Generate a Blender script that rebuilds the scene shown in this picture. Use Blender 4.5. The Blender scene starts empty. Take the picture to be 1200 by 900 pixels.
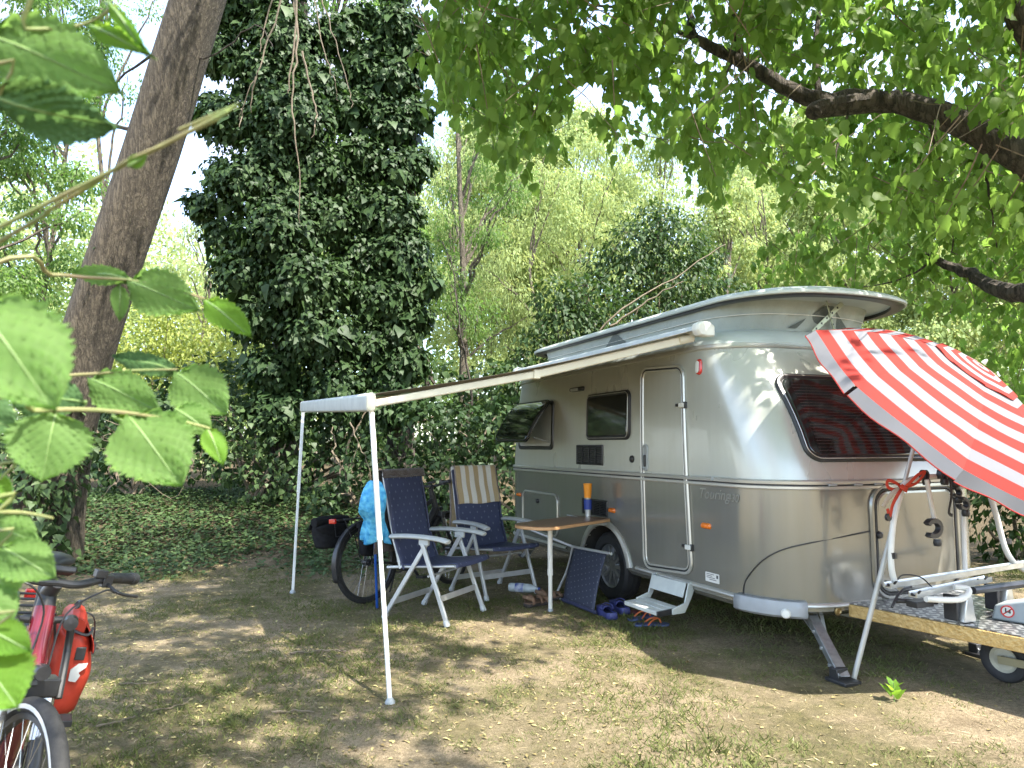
import bpy, bmesh, math, random
import numpy as np
from mathutils import Vector, Matrix

# ------------------------------------------------------------------ camera, sky, sun, exposure
S = bpy.context.scene
COL = S.collection
rad = math.radians
CAM_H, FPX, PITCH = 1.38, 830.0, rad(5)
cd = bpy.data.cameras.new('camera'); cam = bpy.data.objects.new('camera', cd); COL.objects.link(cam)
cam.location = (0, 0, CAM_H); cam.rotation_euler = (rad(95), 0, 0)
cd.sensor_width = 36; cd.lens = FPX / 1200 * 36; cd.clip_start = 0.05; cd.clip_end = 600
cd.dof.use_dof = True; cd.dof.focus_distance = 5.5; cd.dof.aperture_fstop = 6.5
S.camera = cam
SUN = Vector((0.42, -0.34, 0.84)).normalized()          # direction towards the sun
elev = math.asin(SUN.z); azim = math.atan2(SUN.x, SUN.y)
W = bpy.data.worlds.new('World'); S.world = W; W.use_nodes = True
nt = W.node_tree; nt.nodes.clear()
o_ = nt.nodes.new('ShaderNodeOutputWorld'); bg = nt.nodes.new('ShaderNodeBackground')
sky = nt.nodes.new('ShaderNodeTexSky'); sky.sky_type = 'NISHITA'; sky.sun_disc = False
sky.sun_elevation = elev; sky.sun_rotation = azim; sky.air_density = 1.0; sky.dust_density = 1.5
tc = nt.nodes.new('ShaderNodeTexCoord'); nz = nt.nodes.new('ShaderNodeTexNoise')
nz.inputs['Scale'].default_value = 2.2; nz.inputs['Detail'].default_value = 6; nz.inputs['Roughness'].default_value = .55
rp = nt.nodes.new('ShaderNodeValToRGB'); rp.color_ramp.elements[0].position = .42; rp.color_ramp.elements[1].position = .62
mx = nt.nodes.new('ShaderNodeMix'); mx.data_type = 'RGBA'
mx.inputs['B'].default_value = (1.6, 1.8, 2.35, 1)          # bright thin cloud
L = nt.links
L.new(tc.outputs['Generated'], nz.inputs['Vector']); L.new(nz.outputs['Fac'], rp.inputs['Fac'])
L.new(rp.outputs['Color'], mx.inputs['Factor']); L.new(sky.outputs['Color'], mx.inputs['A'])
L.new(mx.outputs['Result'], bg.inputs['Color']); bg.inputs['Strength'].default_value = 0.15
L.new(bg.outputs[0], o_.inputs['Surface'])
sl = bpy.data.lights.new('sun', 'SUN'); so = bpy.data.objects.new('sun', sl); COL.objects.link(so)
sl.energy = 2.5; sl.angle = rad(0.53); sl.color = (1.0, .95, .86)
so.rotation_euler = SUN.to_track_quat('Z', 'Y').to_euler(); so.location = (6, -5, 14)
vs = S.view_settings; vs.view_transform = 'Standard'; vs.look = 'None'; vs.gamma = 1; vs.use_curve_mapping = False
vs.exposure = 2.7
cy = S.cycles; cy.use_denoising = True; cy.max_bounces = 8; cy.diffuse_bounces = 4; cy.glossy_bounces = 3
cy.transmission_bounces = 6; cy.transparent_max_bounces = 8; cy.caustics_reflective = False; cy.caustics_refractive = False
cy.sample_clamp_indirect = 8

rng = np.random.default_rng(7); random.seed(7)

# ------------------------------------------------------------------ where things stand (metres from the photographer)
def ray(px, py):
    u, v = (px - 600) / FPX, (450 - py) / FPX
    return Vector((u, math.cos(PITCH) - v * math.sin(PITCH), math.sin(PITCH) + v * math.cos(PITCH)))
CAMP = Vector((0, 0, CAM_H))
def gp(px, py, h=0.0):
    d = ray(px, py); return CAMP + d * ((h - CAM_H) / d.z)
def at(px, py, y):
    d = ray(px, py); return CAMP + d * (y / d.y)
def proj(P):
    q = np.asarray(P, float) - np.array(CAMP)
    f = q[..., 1] * math.cos(PITCH) + q[..., 2] * math.sin(PITCH); u = -q[..., 1] * math.sin(PITCH) + q[..., 2] * math.cos(PITCH)
    f = np.where(np.abs(f) < 1e-6, 1e-6, f)
    return 600 + FPX * q[..., 0] / f, 450 - FPX * u / f, f
def sstep(a, b, x):
    t = np.clip((np.asarray(x, float) - a) / (b - a), 0, 1); return t * t * (3 - 2 * t)
def tz(x, y):   # the ground: level pitch, a bank rising at the back left
    x = np.asarray(x, float); y = np.asarray(y, float)
    bank = .62 * sstep(7.6, 11.2, y) * sstep(1.0, -1.2, x)
    und = .012 * np.sin(x * 2.1 + y * .7) * np.sin(y * 1.7 - x * .4) + .006 * np.sin(x * 5.3 + 1) * np.sin(y * 4.7)
    return bank + und * .6
def gz(x, y): return float(tz(x, y))

# ------------------------------------------------------------------ materials
def new_mat(name):
    m = bpy.data.materials.new(name); m.use_nodes = True; n = m.node_tree.nodes
    return m, m.node_tree, n['Principled BSDF']
def pm(name, c1, c2=None, rough=.5, metal=0, scale=6, bump=0, bscale=None, detail=5, coat=0, stretch=(1, 1, 1), rvar=0, spec=.5, sheen=0):
    m, t, b = new_mat(name); N = t.nodes; K = t.links
    b.inputs['Roughness'].default_value = rough; b.inputs['Metallic'].default_value = metal
    b.inputs['Coat Weight'].default_value = coat; b.inputs['Coat Roughness'].default_value = .08
    b.inputs['Specular IOR Level'].default_value = spec; b.inputs['Sheen Weight'].default_value = sheen
    c2 = c2 or tuple(v * .82 for v in c1)
    tcn = N.new('ShaderNodeTexCoord'); mp = N.new('ShaderNodeMapping'); mp.inputs['Scale'].default_value = stretch
    K.new(tcn.outputs['Object'], mp.inputs['Vector'])
    nz = N.new('ShaderNodeTexNoise'); nz.inputs['Scale'].default_value = scale; nz.inputs['Detail'].default_value = detail
    K.new(mp.outputs[0], nz.inputs['Vector'])
    r = N.new('ShaderNodeValToRGB'); r.color_ramp.elements[0].position = .35; r.color_ramp.elements[1].position = .68
    r.color_ramp.elements[0].color = (*c1, 1); r.color_ramp.elements[1].color = (*c2, 1)
    K.new(nz.outputs['Fac'], r.inputs['Fac']); K.new(r.outputs['Color'], b.inputs['Base Color'])
    if rvar:
        mr = N.new('ShaderNodeMapRange'); mr.inputs['To Min'].default_value = rough - rvar; mr.inputs['To Max'].default_value = rough + rvar
        K.new(nz.outputs['Fac'], mr.inputs['Value']); K.new(mr.outputs[0], b.inputs['Roughness'])
    if bump:
        n2 = N.new('ShaderNodeTexNoise'); n2.inputs['Scale'].default_value = bscale or scale * 6; n2.inputs['Detail'].default_value = 6
        K.new(mp.outputs[0], n2.inputs['Vector'])
        bp = N.new('ShaderNodeBump'); bp.inputs['Strength'].default_value = bump; bp.inputs['Distance'].default_value = .02
        K.new(n2.outputs['Fac'], bp.inputs['Height']); K.new(bp.outputs[0], b.inputs['Normal'])
    return m
def leaf_mat(name, dark, light, trans, tw=.4, rough=.45, spec=.4, veins=False):
    m, t, b = new_mat(name); N = t.nodes; K = t.links
    g = N.new('ShaderNodeNewGeometry'); r = N.new('ShaderNodeValToRGB')
    r.color_ramp.elements[0].color = (*dark, 1); r.color_ramp.elements[1].color = (*light, 1)
    tcn = N.new('ShaderNodeTexCoord'); nz = N.new('ShaderNodeTexNoise'); nz.inputs['Scale'].default_value = .7 if not veins else 25
    K.new(tcn.outputs['Object'], nz.inputs['Vector'])
    ad = N.new('ShaderNodeMath'); ad.operation = 'MULTIPLY_ADD'; ad.inputs[1].default_value = .75
    sc = N.new('ShaderNodeMath'); sc.operation = 'MULTIPLY_ADD'; sc.inputs[1].default_value = .9; sc.inputs[2].default_value = -.32
    K.new(nz.outputs['Fac'], sc.inputs[0]); K.new(g.outputs['Random Per Island'], ad.inputs[0]); K.new(sc.outputs[0], ad.inputs[2])
    K.new(ad.outputs[0], r.inputs['Fac']); K.new(r.outputs['Color'], b.inputs['Base Color'])
    b.inputs['Roughness'].default_value = rough; b.inputs['Specular IOR Level'].default_value = spec
    tr = N.new('ShaderNodeBsdfTranslucent'); tr.inputs['Color'].default_value = (*trans, 1)
    ms = N.new('ShaderNodeMixShader'); ms.inputs[0].default_value = tw
    K.new(b.outputs[0], ms.inputs[1]); K.new(tr.outputs[0], ms.inputs[2]); K.new(ms.outputs[0], N['Material Output'].inputs['Surface'])
    return m
def bark_mat(name, c1, c2, sc=9, strength=1.0):
    m, t, b = new_mat(name); N = t.nodes; K = t.links
    tcn = N.new('ShaderNodeTexCoord'); mp = N.new('ShaderNodeMapping'); mp.inputs['Scale'].default_value = (1, 1, .16)
    K.new(tcn.outputs['Object'], mp.inputs['Vector'])
    n1 = N.new('ShaderNodeTexNoise'); n1.inputs['Scale'].default_value = sc * 2.2; n1.inputs['Detail'].default_value = 8; n1.inputs['Roughness'].default_value = .7
    v = N.new('ShaderNodeTexVoronoi'); v.inputs['Scale'].default_value = sc * 2; v.feature = 'DISTANCE_TO_EDGE'
    K.new(mp.outputs[0], n1.inputs['Vector']); 
    mxv = N.new('ShaderNodeMix'); mxv.data_type = 'VECTOR'; mxv.inputs['Factor'].default_value = .12
    K.new(mp.outputs[0], mxv.inputs['A']); K.new(n1.outputs['Color'], mxv.inputs['B']); K.new(mxv.outputs['Result'], v.inputs['Vector'])
    mu = N.new('ShaderNodeMath'); mu.operation = 'MULTIPLY_ADD'; mu.inputs[1].default_value = 1.6
    K.new(v.outputs['Distance'], mu.inputs[0]); K.new(n1.outputs['Fac'], mu.inputs[2])
    r = N.new('ShaderNodeValToRGB'); r.color_ramp.elements[0].position = .4; r.color_ramp.elements[1].position = .95
    r.color_ramp.elements[0].color = (*c1, 1); r.color_ramp.elements[1].color = (*c2, 1)
    K.new(mu.outputs[0], r.inputs['Fac']); K.new(r.outputs['Color'], b.inputs['Base Color']); b.inputs['Roughness'].default_value = .9
    bp = N.new('ShaderNodeBump'); bp.inputs['Strength'].default_value = strength; bp.inputs['Distance'].default_value = .08
    K.new(mu.outputs[0], bp.inputs['Height']); K.new(bp.outputs[0], b.inputs['Normal'])
    return m

# ------------------------------------------------------------------ mesh helpers
def link(o, parent=None):
    COL.objects.link(o)
    if parent is not None: o.parent = parent
    return o
def tag(o, label=None, cat=None, group=None, kind=None):
    if label: o['label'] = label
    if cat: o['category'] = cat
    if group: o['group'] = group
    if kind: o['kind'] = kind
    return o
def thing(name, label, cat, loc=(0, 0, 0), rotz=0.0, group=None, mat=None):
    o = bpy.data.objects.new(name, None); COL.objects.link(o); o.empty_display_size = .2
    if mat is not None: o.matrix_world = mat
    else: o.location = loc; o.rotation_euler = (0, 0, rotz)
    return tag(o, label, cat, group)
def catmull(pts, n=6):
    P = [Vector(p) for p in pts]; out = []
    for i in range(len(P) - 1):
        a = P[max(i - 1, 0)]; b = P[i]; c = P[i + 1]; d = P[min(i + 2, len(P) - 1)]
        for k in range(n):
            t = k / n
            out.append(.5 * ((2 * b) + (c - a) * t + (2 * a - 5 * b + 4 * c - d) * t * t + (3 * b - a - 3 * c + d) * t ** 3))
    out.append(P[-1]); return out
def rrect(w, h, r, n=6):
    r = min(r, w / 2 - 1e-4, h / 2 - 1e-4); out = []
    for cx, cy, a0 in ((w/2-r, h/2-r, 0), (-w/2+r, h/2-r, 90), (-w/2+r, -h/2+r, 180), (w/2-r, -h/2+r, 270)):
        for k in range(n + 1):
            a = rad(a0 + 90 * k / n); out.append((cx + r * math.cos(a), cy + r * math.sin(a)))
    fine = []
    for (x0, y0), (x1, y1) in zip(out, out[1:] + out[:1]):   # long straight edges in short steps, so they follow curved skins
        k = min(14, max(1, int(math.hypot(x1 - x0, y1 - y0) / .09)))
        fine += [(x0 + (x1 - x0) * i / k, y0 + (y1 - y0) * i / k) for i in range(k)]
    return fine
class MB:
    def __init__(s): s.v = []; s.f = []; s.m = []; s.s = []; s.X = None
    def add(s, vs, fs, m=0, smooth=True):
        b = len(s.v)
        s.v += [tuple(s.X @ Vector(v)) if s.X is not None else tuple(v) for v in vs]
        for f in fs: s.f.append(tuple(b + i for i in f)); s.m.append(m); s.s.append(smooth)
        return s
    def box(s, c, d, rot=None, m=0):
        R = rot if rot is not None else Matrix.Identity(3); c = Vector(c)
        vs = [c + R @ Vector((x * d[0]/2, y * d[1]/2, z * d[2]/2)) for x in (-1, 1) for y in (-1, 1) for z in (-1, 1)]
        return s.add(vs, [(0,1,3,2),(4,6,7,5),(0,4,5,1),(2,3,7,6),(0,2,6,4),(1,5,7,3)], m, False)
    def bar(s, a, b, w, h, up=(0, 0, 1), m=0):   # a rectangular bar from a to b
        a, b = Vector(a), Vector(b); x = (b - a); l = x.length; x.normalize(); u = Vector(up)
        if abs(x.dot(u)) > .98: u = Vector((1, 0, 0))
        y = u.cross(x).normalized(); z = x.cross(y)
        return s.box((a + b) / 2, (l, w, h), Matrix((x, y, z)).transposed(), m)
    def tube(s, pts, r, n=8, m=0, caps=True, squash=None):
        P = [Vector(p) for p in pts]; k = len(P); R = r if isinstance(r, (list, tuple, np.ndarray)) else [r] * k
        T = [(P[min(i+1, k-1)] - P[max(i-1, 0)]).normalized() for i in range(k)]
        u = T[0].orthogonal().normalized(); vs = []; fs = []
        if squash: u = (Vector(squash[0]) - T[0] * T[0].dot(Vector(squash[0]))).normalized()
        for i in range(k):
            u = (u - T[i] * u.dot(T[i])).normalized(); w = T[i].cross(u); q = squash[1] if squash else 1
            for j in range(n):
                a = 2 * math.pi * j / n; vs.append(P[i] + (u * math.cos(a) + w * math.sin(a) * q) * R[i])
        for i in range(k - 1):
            for j in range(n): fs.append((i*n+j, i*n+(j+1)%n, (i+1)*n+(j+1)%n, (i+1)*n+j))
        if caps: fs.append(tuple(range(n-1, -1, -1))); fs.append(tuple((k-1)*n + j for j in range(n)))
        return s.add(vs, fs, m)
    def lathe(s, prof, n=24, M=None, m=0, closed=False):   # profile (r, z) about local z, placed by matrix M
        M = M or Matrix.Identity(4); vs = []; fs = []; k = len(prof)
        for r, z in prof:
            for j in range(n):
                a = 2 * math.pi * j / n; vs.append(M @ Vector((r * math.cos(a), r * math.sin(a), z)))
        for i in range(k if closed else k - 1):
            i2 = (i + 1) % k
            for j in range(n): fs.append((i*n+j, i*n+(j+1)%n, i2*n+(j+1)%n, i2*n+j))
        return s.add(vs, fs, m)
    def prism(s, out, t, M=None, m=0):   # a flat outline given thickness t along local z
        M = M or Matrix.Identity(4); n = len(out)
        vs = [M @ Vector((x, y, 0)) for x, y in out] + [M @ Vector((x, y, t)) for x, y in out]
        fs = [tuple(range(n-1, -1, -1)), tuple(range(n, 2*n))]
        s.add(vs, fs, m, False); b = len(s.v) - 2*n
        for i in range(n):
            s.f.append((b+i, b+(i+1)%n, b+n+(i+1)%n, b+n+i)); s.m.append(m); s.s.append(False)
        return s
    def rings(s, R, m=0, fill0=False, fill1=False, closed=True, smooth=True):
        n = len(R[0]); vs = [p for r in R for p in r]; fs = []
        for i in range(len(R) - 1):
            for j in range(n if closed else n - 1): fs.append((i*n+j, i*n+(j+1)%n, (i+1)*n+(j+1)%n, (i+1)*n+j))
        if fill0: fs.append(tuple(range(n-1, -1, -1)))
        if fill1: fs.append(tuple((len(R)-1)*n + j for j in range(n)))
        return s.add(vs, fs, m, smooth)
    def panel(s, w, h, r, mapf, prof, m=0, mfill=None, n=6):   # prof [(inset, offset)], filled at the last ring
        R = []
        for ins, off in prof: R.append([mapf(u, v, off) for u, v in rrect(w - 2*ins, h - 2*ins, max(r - ins, .006), n)])
        s.rings(R, m)
        ins, off = prof[-1]; o = rrect(w - 2*ins, h - 2*ins, max(r - ins, .006), n)
        F = [[mapf(u*k, v*k, off) for u, v in o] for k in (1, .7, .4, .12)]
        return s.rings(F, m if mfill is None else mfill, fill1=True)
    def grid(s, fn, nu, nv, m=0):
        vs = [fn(i/nu, j/nv) for j in range(nv+1) for i in range(nu+1)]; w = nu + 1
        return s.add(vs, [(j*w+i, j*w+i+1, (j+1)*w+i+1, (j+1)*w+i) for j in range(nv) for i in range(nu)], m)
    def build(s, name, mats, parent=None, bevel=0, seg=2, solid=0, angle=35, subsurf=0):
        me = bpy.data.meshes.new(name); me.from_pydata(s.v, [], s.f)
        mats = mats if isinstance(mats, (list, tuple)) else [mats]
        for x in mats: me.materials.append(x)
        me.polygons.foreach_set('material_index', s.m); me.polygons.foreach_set('use_smooth', s.s)
        bm = bmesh.new(); bm.from_mesh(me); bmesh.ops.recalc_face_normals(bm, faces=bm.faces); bm.to_mesh(me); bm.free()
        me.set_sharp_from_angle(angle=rad(angle))
        o = link(bpy.data.objects.new(name, me), parent)
        if solid: md = o.modifiers.new('thickness', 'SOLIDIFY'); md.thickness = solid; md.offset = 0
        if subsurf: md = o.modifiers.new('smooth', 'SUBSURF'); md.levels = md.render_levels = subsurf
        if bevel: md = o.modifiers.new('bevel', 'BEVEL'); md.width = bevel; md.segments = seg; md.limit_method = 'ANGLE'; md.harden_normals = False
        return o
def Rz(a): return Matrix.Rotation(a, 4, 'Z')
def frame(x, z, o=(0, 0, 0)):   # 4x4 with local x, z axes
    x = Vector(x).normalized(); z = Vector(z); z = (z - x * x.dot(z)).normalized(); y = z.cross(x)
    M = Matrix((x, y, z)).transposed().to_4x4(); M.translation = Vector(o); return M
def zalong(d, o):               # 4x4 whose local z runs along d
    d = Vector(d).normalized(); return frame(d.orthogonal(), d, o)

# ------------------------------------------------------------------ foliage helpers
def fan(outline, mid=()):       # leaf outline (x, y, z) split along its midrib
    return np.array(outline, float)
def tmpl(right, fold=.15, curl=.18):
    # right: half outline [(x, y)] from base to tip; mirrored; vertices on the midrib in between
    n = len(right); V = []; F = []
    for x, y in right: V.append((0, y, -curl * y * y))
    for x, y in right: V.append((x, y, fold * x - curl * y * y))
    for x, y in right: V.append((-x, y, fold * x - curl * y * y))
    for i in range(n - 1):
        F.append((i, n+i, n+i+1, i+1)) if 0 < i < n - 2 else F.append((i, n+i+1, i+1) if i == 0 else (i, n+i, i+1))
        F.append((i, i+1, 2*n+i+1, 2*n+i)) if 0 < i < n - 2 else F.append((i, i+1, 2*n+i+1) if i == 0 else (i, i+1, 2*n+i))
    return np.array(V), F
T_DIAM = tmpl([(0, 0), (.27, .42), (0, 1)], .25, .15)
T_SLIM = tmpl([(0, 0), (.13, .45), (0, 1)], .25, .2)
T_IVY = tmpl([(0, 0), (.42, .12), (.34, .42), (.2, .62), (0, 1)], .12, .2)
T_MULB = tmpl([(0, 0), (.3, .1), (.4, .34), (.26, .5), (.3, .64), (.1, .86), (0, 1.05)], .2, .22)
def frames(n, y, z):
    y = y / np.linalg.norm(y, axis=1, keepdims=True)
    z = z - (z * y).sum(1, keepdims=True) * y; z = z / (np.linalg.norm(z, axis=1, keepdims=True) + 1e-9)
    return np.stack([np.cross(y, z), y, z], axis=2)
def leaves(name, C, R, size, T, mat, parent=None):
    V, F = T; n = len(C); k = len(V)
    P = C[:, None, :] + size[:, None, None] * np.einsum('nij,kj->nki', R, V)
    lens = np.array([len(f) for f in F]); loops = np.concatenate([np.array(f) for f in F])
    me = bpy.data.meshes.new(name)
    me.vertices.add(n * k); me.vertices.foreach_set('co', P.astype(np.float32).ravel())
    nl = len(loops); me.loops.add(n * nl)
    me.loops.foreach_set('vertex_index', (loops[None] + np.arange(n)[:, None] * k).astype(np.int32).ravel())
    me.polygons.add(n * len(F))
    ls = np.concatenate([[0], np.cumsum(lens)[:-1]])
    me.polygons.foreach_set('loop_start', (ls[None] + np.arange(n)[:, None] * nl).astype(np.int32).ravel())
    me.polygons.foreach_set('use_smooth', np.ones(n * len(F), dtype=bool))
    me.update(calc_edges=True); me.materials.append(mat)
    return link(bpy.data.objects.new(name, me), parent)
def rdir(n):
    d = rng.normal(size=(n, 3)); return d / np.linalg.norm(d, axis=1, keepdims=True)
SUNV = np.array(SUN)
LIT = []      # sunlit spots: (point, radius) - the crowns leave a gap along the sun's way there
def sunblock(C, soft=.2, prob=.93):
    keep = np.ones(len(C), bool)
    for p, r, *pr in LIT:
        q = C - np.array(p); t = q @ SUNV; d = np.linalg.norm(q - t[:, None] * SUNV, axis=1)
        keep &= ~((t > .4) & (d < r * (1 + soft * rng.normal(size=len(C)))) & (rng.random(len(C)) < (pr[0] if pr else prob)))
    return keep
def blob_leaves(blobs, per_m2, size, droop=.35, shell=.55, up=.7, outw=.5):
    Cs, Rs, Ss = [], [], []
    for c, r in blobs:
        r = np.array(r if hasattr(r, '__len__') else (r, r, r * .85)); n = int(per_m2 * 4 * math.pi * (r.prod() ** (2/3)))
        d = rdir(n); rr = shell + (1 - shell) * rng.random(n) ** .6; rr *= 1 + .12 * rng.normal(size=n)
        C = np.array(c) + d * rr[:, None] * r
        y = d * .7 + rdir(n) * .7 + np.array([0, 0, -1]) * droop * 2
        z = d * outw + np.array([0, 0, up]) + rdir(n) * .55
        Cs.append(C); Rs.append(frames(n, y, z)); Ss.append(size * (.65 + .7 * rng.random(n)))
    return np.concatenate(Cs), np.concatenate(Rs), np.concatenate(Ss)
def in_poly(px, py, poly):
    ins = np.zeros(px.shape, bool); j = len(poly) - 1
    for i in range(len(poly)):
        xi, yi = poly[i]; xj, yj = poly[j]
        if yi != yj: ins ^= ((yi > py) != (yj > py)) & (px < (xj - xi) * (py - yi) / (yj - yi) + xi)
        j = i
    return ins
def limb(mb, pts, r0, r1, n=8, jit=.0, m=0, k=5):
    P = catmull(pts, k); N = len(P)
    if jit: P = [p + Vector(rng.normal(size=3) * jit) if 0 < i else p for i, p in enumerate(P)]
    mb.tube(P, [r0 + (r1 - r0) * i / (N - 1) for i in range(N)], n, m)

# ================================================================== GROUND
def ground_mat():
    m, t, b = new_mat('campsite_ground'); N = t.nodes; K = t.links
    tcn = N.new('ShaderNodeTexCoord')
    def noise(sc, det=6, rough=.6):
        n = N.new('ShaderNodeTexNoise'); n.inputs['Scale'].default_value = sc; n.inputs['Detail'].default_value = det; n.inputs['Roughness'].default_value = rough
        K.new(tcn.outputs['Object'], n.inputs['Vector']); return n
    def ramp(src, p0, c0, p1, c1):
        r = N.new('ShaderNodeValToRGB'); r.color_ramp.elements[0].position = p0; r.color_ramp.elements[1].position = p1
        r.color_ramp.elements[0].color = (*c0, 1); r.color_ramp.elements[1].color = (*c1, 1); K.new(src, r.inputs['Fac']); return r
    def mix(f, a, c):
        x = N.new('ShaderNodeMix'); x.data_type = 'RGBA'; K.new(f, x.inputs['Factor']); K.new(a, x.inputs['A']); K.new(c, x.inputs['B']); return x.outputs['Result']
    soil = ramp(noise(3.2).outputs['Fac'], .3, (.185, .145, .092), .70, (.45, .37, .25))
    fine = ramp(noise(38, 8, .7).outputs['Fac'], .36, (.07, .054, .034), .64, (.42, .34, .235))
    fm = N.new('ShaderNodeMath'); fm.operation = 'MULTIPLY'; fm.inputs[0].default_value = .42; fm.inputs[1].default_value = 1
    c = mix(fm.outputs[0], soil.outputs[0], fine.outputs[0])
    moss = ramp(noise(11, 7, .7).outputs['Fac'], .36, (.06, .062, .026), .7, (.19, .17, .075))
    mk = ramp(noise(.95, 7, .68).outputs['Fac'], .42, (0, 0, 0), .60, (.8, .8, .8))
    c = mix(mk.outputs[0], c, moss.outputs[0])
    gr = ramp(noise(170, 5, .8).outputs['Fac'], .38, (.55, .52, .48), .64, (1.5, 1.46, 1.38)); mm = N.new('ShaderNodeMix'); mm.data_type = 'RGBA'; mm.blend_type = 'MULTIPLY'; mm.inputs['Factor'].default_value = .8; K.new(c, mm.inputs['A']); K.new(gr.outputs[0], mm.inputs['B']); c = mm.outputs['Result']
    # the trodden, sandy place in front of the caravan and the dark leaf mould of the bank (soils that differ from place to place)
    sx = N.new('ShaderNodeSeparateXYZ'); K.new(tcn.outputs['Object'], sx.inputs[0])
    mr = N.new('ShaderNodeMapRange'); mr.inputs['From Min'].default_value = 7.2; mr.inputs['From Max'].default_value = 9.2; K.new(sx.outputs['Y'], mr.inputs['Value'])
    litter = ramp(noise(24, 8, .75).outputs['Fac'], .35, (.035, .030, .018), .68, (.16, .12, .07))
    c = mix(mr.outputs[0], c, litter.outputs[0])
    K.new(c, b.inputs['Base Color']); b.inputs['Roughness'].default_value = .95; b.inputs['Specular IOR Level'].default_value = .15
    bp = N.new('ShaderNodeBump'); bp.inputs['Strength'].default_value = .9; bp.inputs['Distance'].default_value = .025
    g1 = noise(45, 8, .75); g2 = noise(190, 4, .8); gm = N.new('ShaderNodeMath'); gm.operation = 'MULTIPLY_ADD'; gm.inputs[1].default_value = .5; K.new(g2.outputs['Fac'], gm.inputs[0]); K.new(g1.outputs['Fac'], gm.inputs[2]); K.new(gm.outputs[0], bp.inputs['Height']); K.new(bp.outputs[0], b.inputs['Normal'])
    return m
xs = np.concatenate([-np.geomspace(150, 8.2, 16), np.linspace(-8, 8, 129), np.geomspace(8.2, 150, 16)])
ys = np.concatenate([-np.geomspace(60, 2.2, 10), np.linspace(-2, 14, 129), np.geomspace(14.2, 220, 18)])
X, Y = np.meshgrid(xs, ys); Zg = tz(X, Y); nx = len(xs)
mb = MB(); mb.v = [tuple(p) for p in np.stack([X, Y, Zg], -1).reshape(-1, 3)]
mb.f = [(j*nx+i, j*nx+i+1, (j+1)*nx+i+1, (j+1)*nx+i) for j in range(len(ys)-1) for i in range(nx-1)]
mb.m = [0] * len(mb.f); mb.s = [True] * len(mb.f)
tag(mb.build('ground', ground_mat(), angle=180), 'bare trodden campsite ground with sparse grass', 'ground', kind='structure')

# sunlit places (the crowns have holes towards the sun above them)
for px, py, r in ((600, 745, .28), (565, 742, .2), (690, 765, .30), (640, 790, .26), (740, 800, .40), (800, 830, .42), (870, 800, .42), (930, 850, .5), (700, 850, .42),
                  (1010, 860, .42), (1090, 850, .38), (1160, 845, .35), (610, 870, .3), (830, 890, .5), (980, 905, .5), (340, 632, .3), (365, 660, .25), (1100, 905, .5), (470, 800, .14), (520, 850, .16), (300, 740, .12), (760, 745, .2), (560, 800, .2), (640, 840, .3), (420, 780, .10), (250, 830, .10), (1180, 890, .4)):
    LIT.append((tuple(gp(px, py)), r))
LIT += [((2.75, 4.05, 1.75), .55, .78), ((2.45, 3.85, 1.5), .4, .8), ((3.0, 3.9, 1.3), .35, .8), ((2.6, 4.2, .38), .3),
        ((2.0, 5.5, 2.5), .25), ((-.42, .62, 1.62), .14), ((-.45, .75, 1.05), .12), ((-.36, .9, 1.45), .10), ((-.6, .6, 1.45), .10), ((1.3, 6.2, 2.5), .25), ((.3, 7.6, 2.48), .3)]

for _ in range(70): LIT.append(((rng.uniform(-3.6, 4.0), rng.uniform(2.8, 8.2), 0), rng.uniform(.04, .13)))

# ================================================================== TREES
B_BROWN = bark_mat('furrowed_bark', (.042, .032, .022), (.25, .205, .142), 13, 1.0)
B_DARK = bark_mat('dark_lichen_bark', (.025, .020, .016), (.17, .14, .11), 9, .9)
B_TWIG = pm('twig_bark', (.20, .16, .11), (.12, .095, .065), .85, 0, 20, .3)
B_PALE = bark_mat('pale_bark', (.07, .06, .042), (.20, .17, .125), 8, .8)
L_IVY = leaf_mat('ivy_leaf', (.014, .034, .011), (.052, .090, .029), (.07, .15, .03), .14, .52, .22)
L_IVY2 = leaf_mat('ivy_ground_leaf', (.022, .046, .016), (.082, .128, .044), (.08, .16, .03), .15, .5, .22)
L_MULB = leaf_mat('broad_leaf', (.045, .085, .018), (.115, .17, .042), (.31, .52, .085), .5, .5, .15)
L_ASH = leaf_mat('narrow_leaf', (.05, .10, .022), (.12, .19, .05), (.22, .40, .07), .42, .5, .3)
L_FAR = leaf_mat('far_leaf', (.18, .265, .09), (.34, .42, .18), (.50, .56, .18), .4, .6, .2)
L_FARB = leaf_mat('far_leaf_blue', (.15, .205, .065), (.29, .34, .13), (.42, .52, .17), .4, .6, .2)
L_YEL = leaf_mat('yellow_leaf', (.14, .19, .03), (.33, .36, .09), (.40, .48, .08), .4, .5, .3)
L_BUSH = leaf_mat('bush_leaf', (.016, .038, .011), (.046, .082, .024), (.09, .18, .03), .2, .5, .22)

def trunk_tree(name, label, cat, base, pts, r0, r1, bark, group=None, flare=1.5, n=14, lump=.05):
    t = thing(name, label, cat, base, 0, group); b = Vector(base); mb = MB()
    P = [p - b for p in catmull(pts, 8)]; N = len(P); vs = []
    u = Vector((1, 0, 0))
    for i, p in enumerate(P):
        T = (P[min(i+1, N-1)] - P[max(i-1, 0)]).normalized(); u = (u - T * u.dot(T)).normalized(); w = T.cross(u); q = i / (N - 1)
        r = r0 + (r1 - r0) * q; r *= 1 + (flare - 1) * math.exp(-q * 9)
        vs.append([p + (u * math.cos(2*math.pi*k/n) + w * math.sin(2*math.pi*k/n)) * r * (1 + lump * math.sin(3 * 2*math.pi*k/n + q * 4) + lump * .6 * math.sin(5 * 2*math.pi*k/n - q * 9)) for k in range(n)])
    mb.rings(vs, 0, True, True); mb.build('trunk', bark, t, angle=180); return t
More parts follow.
